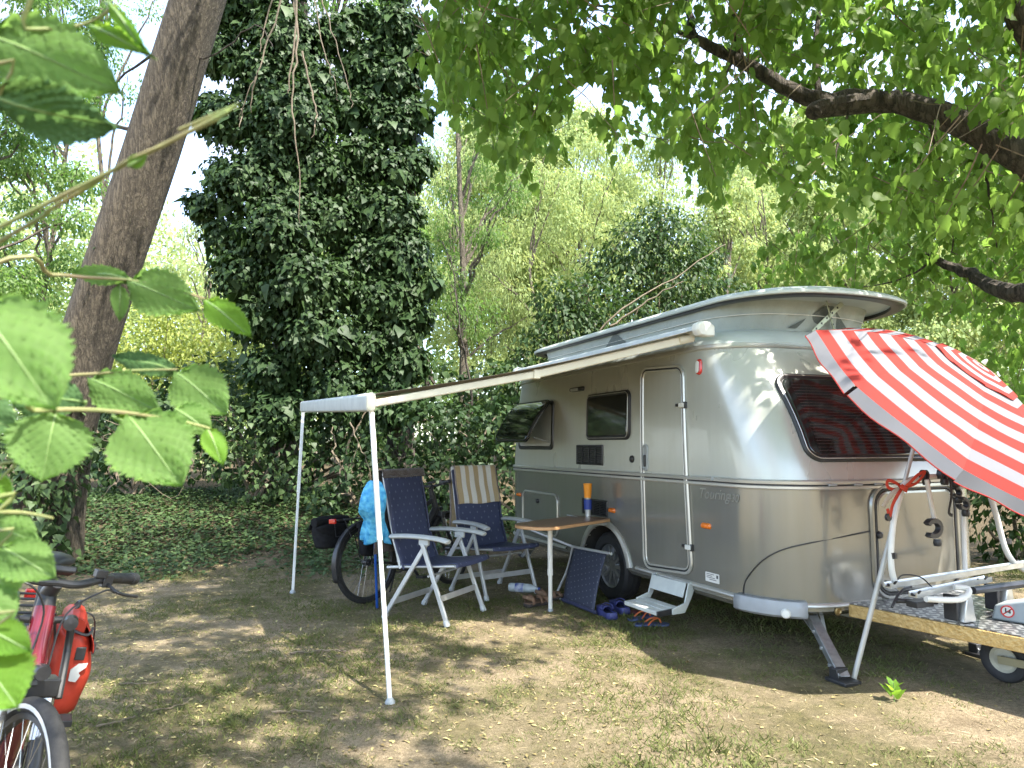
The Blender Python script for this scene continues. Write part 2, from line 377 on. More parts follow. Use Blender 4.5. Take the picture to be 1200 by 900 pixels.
def loc_leaves(name, root, C, R, Sz, T, mat):
    return leaves(name, C - np.array(root.location), R, Sz, T, mat, root)

# --- the leaning trunk at the left
lt = [gp(40, 668, 0) , at(62, 560, 8.2), at(88, 450, 8.0), at(130, 320, 7.8), at(178, 180, 7.6), at(215, 60, 7.4), at(252, -60, 7.2), at(300, -220, 7.0), at(350, -420, 6.8)]
lt[0] = Vector((lt[1].x - .12, 8.25, -.05))
T1 = trunk_tree('leaning_tree', 'thick leaning bare trunk with furrowed brown bark, ivy at its foot', 'tree', tuple(lt[0]), lt, .31, .235, B_BROWN, flare=1.35, n=28)
b = lt[0]; mb = MB()
for pts, r in (([at(200, 150, 7.6), at(150, 150, 7.9), at(90, 135, 8.3), at(20, 120, 8.6)], .03), ([at(225, 30, 7.5), at(170, 70, 7.9), at(120, 110, 8.2)], .025), ([at(222, 70, 7.4), at(255, 62, 7.2), at(300, 30, 7.0), at(320, 55, 6.9)], .012)):
    limb(mb, [p - b for p in pts], r, r * .35, 6, .01)
mb.build('limb', B_DARK, T1)
# ivy at the foot of it, and crown leaves above the frame
bl = []
for px, py, y, r in ((60, 560, 7.9, .38), (30, 600, 7.8, .42), (90, 520, 7.95, .28), (20, 520, 7.9, .45), (55, 640, 7.7, .26), (75, 470, 7.9, .22), (0, 640, 7.6, .4)): bl.append((at(px, py, y), r))
C, R, Z = blob_leaves(bl, 170, .085, .5)
loc_leaves('ivy', T1, C, R, Z, T_IVY, L_IVY2)
bl = [((-4.6 + 2.4 * rng.normal(), 6.5 + 1.5 * rng.normal(), 8.4 + 1.2 * rng.random()), .9) for _ in range(9)]
C, R, Z = blob_leaves(bl, 22, .12, .4); k = sunblock(C); loc_leaves('crown', T1, C[k], R[k], Z[k], T_DIAM, L_ASH)
bl = [(at(px, py, 7.55), r) for px, py, r in ((195, 130, .16), (188, 160, .14), (200, 100, .16), (208, 60, .16), (210, 30, .18), (180, 200, .1), (150, 255, .08), (120, 290, .07), (112, 330, .06))]
C, R, Z = blob_leaves(bl, 120, .06, .5); loc_leaves('trunk_sprouts', T1, C, R, Z, T_DIAM, L_BUSH)

# --- ivy clad double tree
def ivy_tree(label, blobs_px, stem, per=330, size=.076):
    base = stem[0]; t = trunk_tree('ivy_clad_tree', label, 'tree', tuple(base), stem, .22, .10, B_DARK)
    bl = [(at(px, py, y), (r, r * .8, r * .8)) for px, py, y, r in blobs_px]
    C, R, Z = blob_leaves(bl, per, size, .55, .5, .55, .75); k = sunblock(C, .4)
    inner = [(c, (r[0] * .8, r[1] * .8, r[2] * .8)) for c, r in bl]; C2, R2, Z2 = blob_leaves(inner, 110, .2, .5, .15, .4, .8)
    C, R, Z = np.concatenate([C[k], C2]), np.concatenate([R[k], R2]), np.concatenate([Z[k], Z2])
    loc_leaves('ivy_crown', t, C, R, Z, T_IVY, L_IVY)
    mb = MB(); b = Vector(base)
    for c, r in bl[::2]:
        q = min(max(c.z / stem[-1].z, .1), .95); lo = Vector(stem[0]).lerp(Vector(stem[-1]), q * .8); limb(mb, [lo - b, (lo.lerp(c, .5) + Vector((0, 0, .15))) - b, c - b], .05, .012, 5, .02)
    mb.build('limb', B_DARK, t); return t
B1 = [(300, -40, 10.6, 1.0), (255, 60, 10.5, .5), (330, 50, 10.6, .75), (390, 40, 10.8, .45), (270, 140, 10.5, .55), (340, 140, 10.4, .75), (290, 215, 10.4, .65), (370, 200, 10.6, .55),
      (265, 275, 10.5, .38), (330, 270, 10.3, .7), (390, 260, 10.6, .5), (285, 320, 10.4, .55), (355, 330, 10.3, .7), (300, 370, 10.4, .5), (370, 390, 10.4, .65), (320, 430, 10.5, .5), (400, 330, 10.6, .45),
      (260, 200, 10.7, .3), (350, -140, 10.7, 1.1), (300, -100, 10.7, .9), (280, 10, 10.6, .55), (250, 130, 10.6, .4), (310, 90, 10.5, .6), (365, 100, 10.6, .55), (320, 190, 10.5, .6), (240, 240, 10.7, .35), (345, 240, 10.5, .6), (330, 480, 10.5, .55), (390, 450, 10.6, .55)]
ivy_tree('broad tree trunk smothered in dark ivy beside the leaning trunk', B1, [gp(320, 600, .5) * 0 + Vector((-3.55, 10.9, .4)), Vector((-3.5, 10.9, 4)), Vector((-3.4, 10.9, 8.5))])
B2 = [(470, -30, 11.0, .55), (465, 30, 11.0, .5), (462, 90, 11.0, .5), (455, 145, 11.0, .55), (460, 200, 11.0, .55), (452, 250, 10.9, .6), (462, 300, 10.9, .6), (470, 340, 10.9, .45), (440, 350, 10.8, .55), (430, 400, 10.8, .5),
      (450, 440, 10.9, .45), (485, 290, 11.0, .3), (480, 250, 11, .28), (478, -120, 11.1, .7), (440, -60, 11, .6), (488, 60, 11, .35), (440, 60, 11, .4), (488, 130, 11, .35), (435, 120, 11, .4), (488, 190, 11, .35), (420, 20, 11, .3), (468, 385, 10.9, .42), (476, 425, 10.9, .42), (470, 470, 10.8, .42), (490, 370, 10.9, .3), (440, 480, 10.8, .4), (430, 180, 10.8, .35), (420, 300, 10.8, .45), (405, 130, 10.8, .42), (415, 180, 10.8, .4), (400, 215, 10.8, .4), (420, 240, 10.8, .4), (420, 80, 10.9, .35), (505, 330, 10.9, .25)]
ivy_tree('narrow ivy column right of the broad ivy covered trunk', B2, [Vector((-1.75, 11.2, .4)), Vector((-1.75, 11.2, 4)), Vector((-1.6, 11.3, 8.5))])
def bare(name, label, paths, r, mat=B_TWIG, cat='branch', group=None, jit=.012, n=5):
    base = Vector(paths[0][0]); t = MB()
    for p in paths: limb(t, [Vector(q) - base for q in p], r, r * .35, n, jit)
    o = t.build(name, mat); o.location = base; return tag(o, label, cat, group)
bare('hanging_vine', 'bare pale vines hanging down in front of the dark ivy', [[at(345, -20, 9.6), at(348, 60, 9.6), at(343, 130, 9.6), at(350, 200, 9.7), at(352, 262, 9.8)], [at(350, -20, 9.6), at(341, 90, 9.6), at(338, 110, 9.6)], [at(354, 60, 9.6), at(366, 110, 9.7), at(371, 140, 9.7), at(366, 160, 9.7)]], .016)
bare('hanging_vine', 'forked dead vine hanging beside the leaning trunk', [[at(335, -20, 9.3), at(310, 60, 9.4), at(300, 90, 9.4), at(278, 140, 9.5)], [at(324, -10, 9.3), at(312, 25, 9.4), at(305, 60, 9.4)], [at(300, 90, 9.4), at(293, 130, 9.5)], [at(283, 128, 9.5), at(281, 150, 9.5)]], .013)
bare('hanging_vine', 'thin curving vine stems high in the ivy', [[at(365, -20, 9.5), at(380, 60, 9.6), at(392, 95, 9.6), at(396, 118, 9.7)], [at(372, -20, 9.5), at(392, 50, 9.6), at(410, 110, 9.7), at(412, 128, 9.7)]], .009)

# --- shrubs and ivy bank behind the awning
def shrub(name, label, blobs, per, size, mat, T=T_IVY, group=None, droop=.4, base=None, stems=True):
    c0 = blobs[0][0]; base = base or (float(np.mean([c[0] for c, r in blobs])), float(np.mean([c[1] for c, r in blobs])), 0)
    base = (base[0], base[1], gz(base[0], base[1]) - .03); t = thing(name, label, 'bush', base, 0, group)
    C, R, Z = blob_leaves(blobs, per, size, droop); k = (C[:, 2] > tz(C[:, 0], C[:, 1]) + .01) & sunblock(C, .4); loc_leaves('foliage', t, C[k], R[k], Z[k], T, mat)
    if stems:
        mb = MB()
        for c, r in blobs: limb(mb, [(0, 0, 0), tuple((Vector(c) - Vector(base)) * .5 + Vector((rng.normal() * .1, 0, .1))), tuple(Vector(c) - Vector(base))], .03, .008, 5, .02)
        mb.build('stem', B_TWIG, t)
    return t
GH = 'ivy covered bushes along the bank'
def bb(lst): return [(at(px, py, y), r) for px, py, y, r in lst]
shrub('ivy_bush', 'dark tangled bush with bare twigs right of the leaning trunk', bb([(125, 500, 10.8, .4), (160, 480, 10.9, .5), (205, 490, 10.9, .5), (130, 550, 10.9, .35), (180, 545, 11, .4), (225, 540, 10.9, .42), (100, 470, 10.9, .35)]), 95, .085, L_IVY, group=GH)
shrub('ivy_bush', 'ivy bush below the broad ivy clad trunk', bb([(262, 480, 10.6, .5), (300, 500, 10.4, .5), (335, 520, 10.2, .45), (270, 540, 10.3, .45), (310, 560, 10.2, .4), (350, 560, 10.2, .4), (255, 440, 10.8, .45)]), 110, .085, L_IVY2, group=GH)
shrub('ivy_bush', 'ivy bush behind the near awning leg', bb([(390, 500, 10.4, .5), (430, 480, 10.5, .5), (400, 550, 10.2, .45), (440, 540, 10.2, .45), (465, 570, 10.0, .42), (380, 580, 10, .3)]), 110, .085, L_IVY, group=GH)
shrub('ivy_bush', 'ivy bush behind the two folding chairs', bb([(495, 500, 10.4, .5), (540, 505, 10.3, .5), (500, 555, 10.1, .45), (545, 560, 10.1, .45), (585, 540, 10.2, .45), (520, 600, 9.8, .35), (590, 590, 9.9, .35), (580, 490, 10.5, .4)]), 110, .085, L_IVY, group=GH)
shrub('leafy_bush', 'dark green bush rising above the rear of the caravan roof', bb([(650, 350, 11.5, .45), (690, 350, 11.6, .55), (665, 385, 11.4, .6), (630, 410, 11.3, .5), (700, 395, 11.6, .6), (640, 460, 11.2, .7), (600, 450, 11, .45), (720, 430, 11.5, .8), (745, 360, 11.8, .3)]), 170, .10, L_BUSH, T_DIAM)
shrub('leafy_bush', 'dark rounded evergreen behind the middle of the caravan roof', bb([(745, 290, 14, .7), (790, 285, 14.2, .75), (770, 260, 14.1, .5), (730, 330, 14, .7), (800, 330, 14, .8), (830, 300, 14.5, .4), (770, 370, 14, .9), (850, 350, 14, .6), (700, 310, 14, .35)]), 150, .11, L_BUSH, T_DIAM)
shrub('leafy_bush', 'shrub beyond the right corner of the caravan below the parasol', bb([(1170, 600, 8.5, .5), (1200, 560, 8.6, .6), (1230, 640, 8.4, .6), (1175, 660, 8.6, .3), (1260, 560, 8.5, .7), (1150, 520, 9, .6), (1200, 680, 8.6, .3)]), 85, .11, L_BUSH, T_DIAM)
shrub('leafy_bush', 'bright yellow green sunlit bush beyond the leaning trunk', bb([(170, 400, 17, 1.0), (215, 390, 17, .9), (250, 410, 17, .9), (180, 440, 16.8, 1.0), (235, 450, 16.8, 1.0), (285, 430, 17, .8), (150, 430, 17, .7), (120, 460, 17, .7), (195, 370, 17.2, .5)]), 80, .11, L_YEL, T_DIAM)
shrub('ivy_bush', 'low ivy bushes closing the view at the back of the bank', bb([(100 + 62 * i, 525 + 25 * math.sin(i * 2.3), 12.4, .62) for i in range(9)] + [(90 + 70 * i, 470 + 18 * math.sin(i * 1.7), 12.8, .7) for i in range(8)]), 60, .13, L_IVY, group=GH)
# bare twigs in front of the bank bushes
paths = []
for k in range(26):
    px, py = 120 + 170 * rng.random(), 490 + 70 * rng.random(); y = 10.3
    paths.append([at(px, py, y), at(px + rng.normal() * 22, py + 12 * rng.normal() + 4, y - .05), at(px + rng.normal() * 45, py + 22 * rng.normal() + 8, y)])
bare('twig_tangle', 'tangle of thin bare twigs in the dark bush by the leaning trunk', paths, .006)
bare('dead_stem', 'dark dead stems leaning left above the awning fabric', [[at(505, 455, 11.6), at(490, 420, 11.7), at(472, 395, 11.8), at(458, 385, 11.8)], [at(510, 450, 11.6), at(492, 410, 11.7), at(474, 398, 11.8)], [at(500, 450, 11.6), at(503, 425, 11.6), at(492, 412, 11.6)]], .03, B_DARK)
bare('sapling_stem', 'thin straight dark sapling stem rising behind the awning', [[at(553, 485, 11.5), at(548, 430, 11.5), at(540, 390, 11.5), at(534, 340, 11.6), at(528, 300, 11.7)]], .022, B_DARK)
bare('bare_branch', 'long bare branch slanting up over the caravan roof', [[at(690, 400, 11), at(730, 362, 11), at(790, 326, 11.2), at(850, 285, 11.4)], [at(715, 382, 11), at(760, 352, 11), at(800, 330, 11)]], .02, B_TWIG)
bare('bare_branch', 'slender bare branch among the ivy behind the near awning leg', [[at(410, 495, 9.9), at(420, 520, 9.8), at(432, 545, 9.8), at(437, 575, 9.8)], [at(420, 520, 9.8), at(410, 545, 9.8)]], .010, B_TWIG)

# --- airy trees far behind
GF = 'pale trees in the sun beyond the pitch'
def far_tree(label, px, y, top, bot, wpx, mat, per=13, size=.23, T=T_DIAM, nb=26, dens=1.0, name='broadleaf_tree'):
    X = (px - 600) / FPX * y; base = (X, y, gz(X, y) - .1); zt = at(px, top, y).z; zb = max(.8, at(px, bot, y).z); hw = wpx / FPX * y / 2
    stem = [Vector(base), Vector((X + .2 * rng.normal(), y, zt * .35)), Vector((X + .3 * rng.normal(), y + .2, zt * .7)), Vector((X, y, zt * .97))]
    t = trunk_tree(name, label, 'tree', base, stem, .028 + zt * .004, .015, B_PALE, GF, n=10)
    bl = []
    for k in range(nb):
        q = rng.random() ** .8; z = zb + (zt - zb) * q; prof = math.sin(math.pi * min(.98, .12 + q * .86)) ** .6; a = 2 * math.pi * rng.random(); rr = hw * prof * (.25 + .75 * rng.random())
        r = hw * (.22 + .2 * rng.random()); bl.append(((X + rr * math.cos(a), y + rr * math.sin(a) * .8, z), (r * 1.1, r, r * .7)))
    C, R, Z = blob_leaves(bl, per * 7.5, size * .58, .5, .2); loc_leaves('crown', t, C, R, Z, T, mat)
    mb = MB(); b = Vector(base)
    for c, r in bl[::2]:
        q = min(.9, max(.15, c[2] / zt * .72)); i = q * 3; lo = stem[int(i)].lerp(stem[int(i) + 1], i - int(i)) - b; c = Vector(c) - b
        limb(mb, [lo, lo.lerp(c, .5) + Vector((0, 0, .12)), c, c + (c - lo).normalized() * .5], .022 + .0012 * zt, .005, 5, .03)
    mb.build('limb', B_PALE, t); return t
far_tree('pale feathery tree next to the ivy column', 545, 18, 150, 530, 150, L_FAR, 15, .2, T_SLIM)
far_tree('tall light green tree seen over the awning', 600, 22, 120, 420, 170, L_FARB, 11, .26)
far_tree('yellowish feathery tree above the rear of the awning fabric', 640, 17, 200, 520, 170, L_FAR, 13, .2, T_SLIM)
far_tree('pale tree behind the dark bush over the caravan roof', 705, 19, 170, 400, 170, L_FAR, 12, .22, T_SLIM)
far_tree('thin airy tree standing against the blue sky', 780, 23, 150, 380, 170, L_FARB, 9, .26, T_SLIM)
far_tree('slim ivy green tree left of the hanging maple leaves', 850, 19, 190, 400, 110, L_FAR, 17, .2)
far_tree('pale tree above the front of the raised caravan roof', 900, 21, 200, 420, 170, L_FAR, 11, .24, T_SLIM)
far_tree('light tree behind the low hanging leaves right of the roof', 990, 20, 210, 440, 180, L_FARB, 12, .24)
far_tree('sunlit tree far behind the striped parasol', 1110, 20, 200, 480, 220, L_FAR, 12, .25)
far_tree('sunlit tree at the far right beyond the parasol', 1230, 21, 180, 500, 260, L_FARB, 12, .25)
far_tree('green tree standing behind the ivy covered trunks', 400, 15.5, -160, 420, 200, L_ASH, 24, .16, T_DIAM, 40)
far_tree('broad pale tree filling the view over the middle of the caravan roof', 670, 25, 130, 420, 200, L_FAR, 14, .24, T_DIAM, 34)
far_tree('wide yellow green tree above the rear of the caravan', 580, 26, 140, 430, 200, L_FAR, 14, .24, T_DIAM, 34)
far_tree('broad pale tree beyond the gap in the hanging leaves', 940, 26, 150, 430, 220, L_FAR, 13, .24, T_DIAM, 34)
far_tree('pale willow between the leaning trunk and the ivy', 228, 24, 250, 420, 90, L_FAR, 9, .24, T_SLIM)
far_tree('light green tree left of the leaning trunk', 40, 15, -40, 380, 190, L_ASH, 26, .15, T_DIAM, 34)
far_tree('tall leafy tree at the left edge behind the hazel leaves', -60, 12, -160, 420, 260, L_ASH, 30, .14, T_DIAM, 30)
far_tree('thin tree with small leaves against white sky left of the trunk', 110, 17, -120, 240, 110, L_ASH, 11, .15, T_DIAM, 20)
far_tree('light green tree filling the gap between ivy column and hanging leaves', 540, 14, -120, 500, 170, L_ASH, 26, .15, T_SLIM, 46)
# a far wood closing the view near the ground
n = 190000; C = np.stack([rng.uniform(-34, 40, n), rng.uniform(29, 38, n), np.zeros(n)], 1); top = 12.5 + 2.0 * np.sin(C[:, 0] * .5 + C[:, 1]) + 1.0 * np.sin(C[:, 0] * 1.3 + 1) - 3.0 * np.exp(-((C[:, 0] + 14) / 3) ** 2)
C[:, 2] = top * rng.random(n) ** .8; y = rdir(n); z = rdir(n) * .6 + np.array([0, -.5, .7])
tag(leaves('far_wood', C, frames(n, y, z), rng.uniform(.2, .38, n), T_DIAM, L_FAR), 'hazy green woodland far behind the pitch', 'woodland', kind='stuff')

# --- the broad leaved tree overhead, trunk out of the picture to the right
def px_pts(l): return [at(*p) for p in l]
tb = Vector((5.6, 5.2, 0))
OV = trunk_tree('spreading_tree', 'large broad leaved tree reaching over the pitch with a thick lichened limb', 'tree', tuple(tb), [tb, Vector((5.5, 5.2, 1.6)), Vector((5.3, 5.1, 3.4)), Vector((5.0, 4.9, 5.2)), Vector((4.7, 4.6, 7.2))], .30, .14, B_DARK)
mb = MB(); m_ = lambda l: [p - tb for p in px_pts(l)]
limb(mb, [Vector((5.42, 5.15, 2.9)) - tb] + m_([(1290, 240, 4.9), (1200, 188, 4.9), (1140, 152, 5.0), (1075, 126, 5.15), (1010, 116, 5.3), (965, 118, 5.4), (915, 100, 5.5), (862, 68, 5.6), (815, 45, 5.7), (808, 15, 5.8), (790, -30, 6.0)]), .125, .020, 12, .006)
limb(mb, m_([(1030, 118, 5.25), (985, 124, 5.3), (958, 128, 5.3), (953, 133, 5.28)]), .085, .06, 10)
limb(mb, m_([(868, 75, 5.6), (862, 30, 5.55), (856, -10, 5.5), (850, -60, 5.5)]), .03, .02, 8)
limb(mb, m_([(960, 112, 5.4), (955, 60, 5.5), (962, 0, 5.6)]), .03, .015, 8)
limb(mb, m_([(822, 50, 5.7), (780, 30, 5.9), (745, 12, 6.1), (680, 5, 6.4)]), .022, .01, 6)
limb(mb, m_([(1260, 90, 4.6), (1205, 35, 4.5), (1188, -10, 4.5), (1170, -70, 4.6)]), .10, .07, 10, .004)
limb(mb, m_([(1290, 350, 5.4), (1205, 345, 5.9), (1165, 338, 6.2), (1130, 318, 6.6), (1080, 300, 7)]), .105, .03, 10, .01)
limb(mb, [Vector((4.7, 4.6, 7.2)) - tb, Vector((3, 3, 8.0)) - tb, Vector((0.5, 1.5, 8.2)) - tb, Vector((-1.5, .5, 8)) - tb], .05, .015, 8, .02)
for pts in ([(1082, 128, 5.2), (1100, 190, 5.6), (1113, 260, 6), (1118, 300, 6.2)], [(1150, 158, 5), (1160, 230, 5.3), (1168, 290, 5.6)], [(1000, 118, 5.3), (985, 160, 5.2), (975, 200, 5.2)], [(1085, 310, 6.9), (1050, 330, 7.0), (1000, 335, 7.4)], [(860, 70, 5.6), (835, 120, 5.5), (825, 180, 5.4)], [(745, 12, 6.1), (720, 60, 5.8), (705, 120, 5.7)], [(680, 5, 6.4), (640, 60, 6.2), (610, 120, 6.1)]):
    limb(mb, m_(pts), .012, .005, 5, .01)
mb.build('limb', B_DARK, OV)
M1 = [(600, -300), (470, -300), (500, 40), (520, 105), (560, 150), (590, 185), (612, 196), (640, 160), (660, 125), (676, 128), (668, 95), (684, 70), (704, 84), (718, 112), (700, 140), (722, 172), (745, 178), (768, 150), (785, 172), (806, 200), (832, 232), (856, 205),
      (878, 172), (900, 195), (925, 225), (952, 245), (972, 215), (1000, 205), (1030, 235), (1060, 255), (1100, 270), (1400, 280), (1500, 0), (1400, -300)]
M2 = [(1010, 190), (985, 225), (950, 250), (915, 275), (885, 305), (890, 338), (960, 336), (1062, 345), (1085, 385), (1150, 430), (1190, 480), (1215, 560), (1420, 600), (1420, 190)]
HOLES = [(690, 108, 24), (725, 170, 10), (745, 185, 12), (655, 150, 10), (845, 60, 9), (960, 110, 0), (800, 215, 10), (870, 205, 10), (938, 250, 14)]
def twigs(n_try, sampler, mask):
    C = sampler(n_try); px, py, f = proj(C); infr = (f > .3) & (px > -60) & (px < 1260) & (py > -60) & (py < 960)
    ok = np.where(infr, mask(px, py), ~infr | True)
    return C[ok]
def persp_sampler(x0, x1, y0, y1, d0, d1):
    def f(n):
        px = rng.uniform(x0, x1, n); py = rng.uniform(y0, y1, n); d = rng.uniform(d0, d1, n)
        u = (px - 600) / FPX; v = (450 - py) / FPX
        D = np.stack([u, math.cos(PITCH) - v * math.sin(PITCH), math.sin(PITCH) + v * math.cos(PITCH)], 1); return np.array(CAMP) + D * (d / D[:, 1])[:, None]
    return f
def world_sampler(a, b): return lambda n: rng.uniform(a, b, (n, 3))
def mk(poly):
    def f(px, py):
        r = in_poly(px, py, poly)
        for hx, hy, hr in HOLES: r &= (px - hx) ** 2 + (py - hy) ** 2 > hr * hr
        return r
    return f
TW = []
TW.append(twigs(2300, persp_sampler(470, 1330, -160, 270, 4.2, 7.8), mk(M1)))
TW.append(twigs(900, persp_sampler(880, 1400, 190, 600, 6.6, 9.2), mk(M2)))
off = world_sampler((-2.5, -4, 4.2), (8, 7.5, 7.8))(4600)  # crown out of view, its leaves placed to shade the pitch
px, py, f = proj(off); vis = (f > .3) & (px > -40) & (px < 1240) & (py > -90)
TW.append(off[~vis])
g = np.stack([rng.uniform(-5, .3, 2000), rng.uniform(2.5, 9.5, 2000), np.zeros(2000)], 1); g = g + SUNV * (rng.uniform(5, 7.6, 2000) / SUNV[2])[:, None]  # extra unseen clusters added sunward to shade the left ground
px, py, f = proj(g); TW.append(g[~((f > .3) & (px > -40) & (px < 1240) & (py > -90))])
TW = [a[sunblock(a, .45)] for a in TW]; NV = len(TW[0]) + len(TW[1]); TC = np.concatenate(TW)
nl = 13; N_ = len(TC)
out = rdir(N_); out[:, 2] = -.35 - .5 * rng.random(N_); out /= np.linalg.norm(out, axis=1, keepdims=True)
s_ = (np.arange(nl) / (nl - 1))[None, :, None]; ln = rng.uniform(.28, .55, N_)[:, None, None]
LC = TC[:, None, :] + out[:, None, :] * (s_ - .5) * ln + rng.normal(size=(N_, nl, 3)) * .035
LC = LC.reshape(-1, 3); n = len(LC); oo = np.repeat(out, nl, 0)
yv = oo * .5 + rdir(n) * .6 + np.array([0, 0, -.75]); zv = rdir(n) * .7 + np.array([0, 0, .7])
k = sunblock(LC, .42); px, py, f = proj(LC); hole = np.zeros(n, bool)
for hx, hy, hr in HOLES: hole |= ((px - hx) ** 2 + (py - hy) ** 2 < (hr * .9) ** 2) & (f > 0)
LIMB = [(1210, 190), (1140, 152), (1075, 126), (1010, 116), (965, 118), (915, 100), (862, 68), (815, 45)]
for (x0, y0), (x1, y1) in zip(LIMB, LIMB[1:]):
    t_ = np.clip(((px - x0) * (x1 - x0) + (py - y0) * (y1 - y0)) / ((x1 - x0) ** 2 + (y1 - y0) ** 2), 0, 1); dl = np.hypot(px - x0 - t_ * (x1 - x0), py - y0 - t_ * (y1 - y0))
    hole |= (dl < 22 + 6 * rng.normal(size=n)) & (f > 0) & (f < 5.6) & (rng.random(n) < .93)
k &= ~hole; k &= ~((f < 3.0) & (f > 0) & (np.abs(px - 600) < 700) & (np.abs(py - 450) < 520))
FR = frames(n, yv, zv); SZ = rng.uniform(.065, .12, n); near = np.arange(n) < NV * nl; a = k & near; b = k & ~near
loc_leaves('crown', OV, LC[a], FR[a], SZ[a], T_MULB, L_MULB); loc_leaves('unseen_shade_crown', OV, LC[b], FR[b], SZ[b] * 1.25, T_DIAM, L_MULB)
mb = MB()
px, py, f = proj(TC)
for c, o in list(zip(TC, out))[::2]:
    a = Vector(c - o * .3) - tb; mb.tube([a - Vector((o[0] * .2, o[1] * .2, -.12)), a, a + Vector(o) * .5], [.005, .004, .002], 3, caps=False)
mb.build('twig', B_TWIG, OV)

# ================================================================== GROUND COVER
n = 36000; C = np.stack([rng.uniform(-7.5, .1, n), rng.uniform(7.3, 11.6, n), np.zeros(n)], 1)
e = 7.9 + .35 * np.sin(C[:, 0] * 1.7) + .25 * np.sin(C[:, 0] * 4.1 + 1) + 1.3 * sstep(-1.7, -.6, C[:, 0]); k = (C[:, 1] > e + .3 * rng.normal(size=n)) ; C = C[k]; n = len(C)
C[:, 2] = tz(C[:, 0], C[:, 1]) + .01 + .09 * rng.random(n) ** 1.5 * (1 + .6 * np.sin(C[:, 0] * 3) * np.sin(C[:, 1] * 3.3))
y = rdir(n); y[:, 2] *= .25; z = rdir(n) * .38 + np.array([0, -.15, 1])
tag(leaves('ivy_ground_cover', C, frames(n, y, z), rng.uniform(.035, .068, n), T_IVY, L_IVY2), 'dark ivy carpeting the bank under the trees', 'ground cover', kind='stuff')
# fallen leaves
M_LIT = leaf_mat('fallen_leaf', (.15, .105, .045), (.50, .43, .19), (.2, .15, .05), .1, .7, .2)
n = 21000; C = np.stack([rng.uniform(-4.5, 4.2, n), rng.uniform(2.2, 9.5, n), np.zeros(n)], 1)
pk = np.where(C[:, 0] < .2 + .5 * rng.normal(size=n), .85, .2); C = C[rng.random(n) < pk]; n = len(C); C[:, 2] = tz(C[:, 0], C[:, 1]) + .006
y = rdir(n); y[:, 2] *= .12; z = rdir(n) * .3 + np.array([0, 0, 1])
tag(leaves('fallen_leaves', C, frames(n, y, z), rng.uniform(.012, .036, n), T_DIAM, M_LIT), 'small yellow and brown fallen leaves scattered over the soil', 'leaf litter', kind='stuff')
M_STRAW = leaf_mat('dry_straw', (.22, .17, .09), (.52, .45, .28), (.2, .16, .08), .1, .8, .1)
n = 12000; C = np.stack([rng.uniform(-4.5, 5.0, n), rng.uniform(2.2, 8.5, n), np.zeros(n)], 1); C[:, 2] = tz(C[:, 0], C[:, 1]) + .005
y = rdir(n); y[:, 2] *= .10; z = rdir(n) * .25 + np.array([0, 0, 1])
tag(leaves('dry_straw', C, frames(n, y, z), rng.uniform(.02, .07, n), tmpl([(0, 0), (.035, .5), (0, 1)], .2, .1), M_STRAW), 'pale dry grass stalks and bits lying on the soil', 'straw', kind='stuff')
# grass
M_GR = leaf_mat('grass_blade', (.075, .095, .024), (.19, .20, .07), (.15, .19, .05), .25, .6, .2)
def vnoise(x, y, s, seed):
    r = np.random.default_rng(seed).random((64, 64)); X, Y = x * s, y * s; i, j = np.floor(X).astype(int), np.floor(Y).astype(int); a, b = X - i, Y - j; a = a*a*(3-2*a); b = b*b*(3-2*b)
    g = lambda p, q: r[p % 64, q % 64]; return (g(i, j)*(1-a) + g(i+1, j)*a)*(1-b) + (g(i, j+1)*(1-a) + g(i+1, j+1)*a)*b
nt_ = 30000; tx = rng.uniform(-4.2, 6.5, nt_); ty = 2.4 + 6.2 * rng.random(nt_) ** 1.25
dn = vnoise(tx, ty, 1.3, 3) * .6 + vnoise(tx, ty, 4.1, 4) * .4 + .10 * sstep(4.6, 5.4, ty) * sstep(.5, 2.2, tx); k = dn > .45 + .05 * rng.normal(size=nt_); tx, ty, dn = tx[k], ty[k], dn[k]
nb_ = 8; n = len(tx) * nb_; C = np.stack([np.repeat(tx, nb_) + rng.normal(size=n) * .03, np.repeat(ty, nb_) + rng.normal(size=n) * .03, np.zeros(n)], 1); C[:, 2] = tz(C[:, 0], C[:, 1]) - .003
y = rdir(n) * .85; y[:, 2] = .25 + .7 * rng.random(n); z = rdir(n) + np.array([0, -.5, .2])
T_BLADE = (np.array([(-.055, 0, 0), (.055, 0, 0), (.04, .55, -.05), (0, 1, -.22)]), [(0, 1, 2), (0, 2, 3)])
tag(leaves('grass', C, frames(n, y, z), rng.uniform(.012, .045, n) * np.repeat(.7 + 1.1 * np.clip(dn - .45, 0, .5) * 2, nb_), T_BLADE, M_GR), 'thin worn grass in patches on the trodden soil', 'grass', kind='stuff')

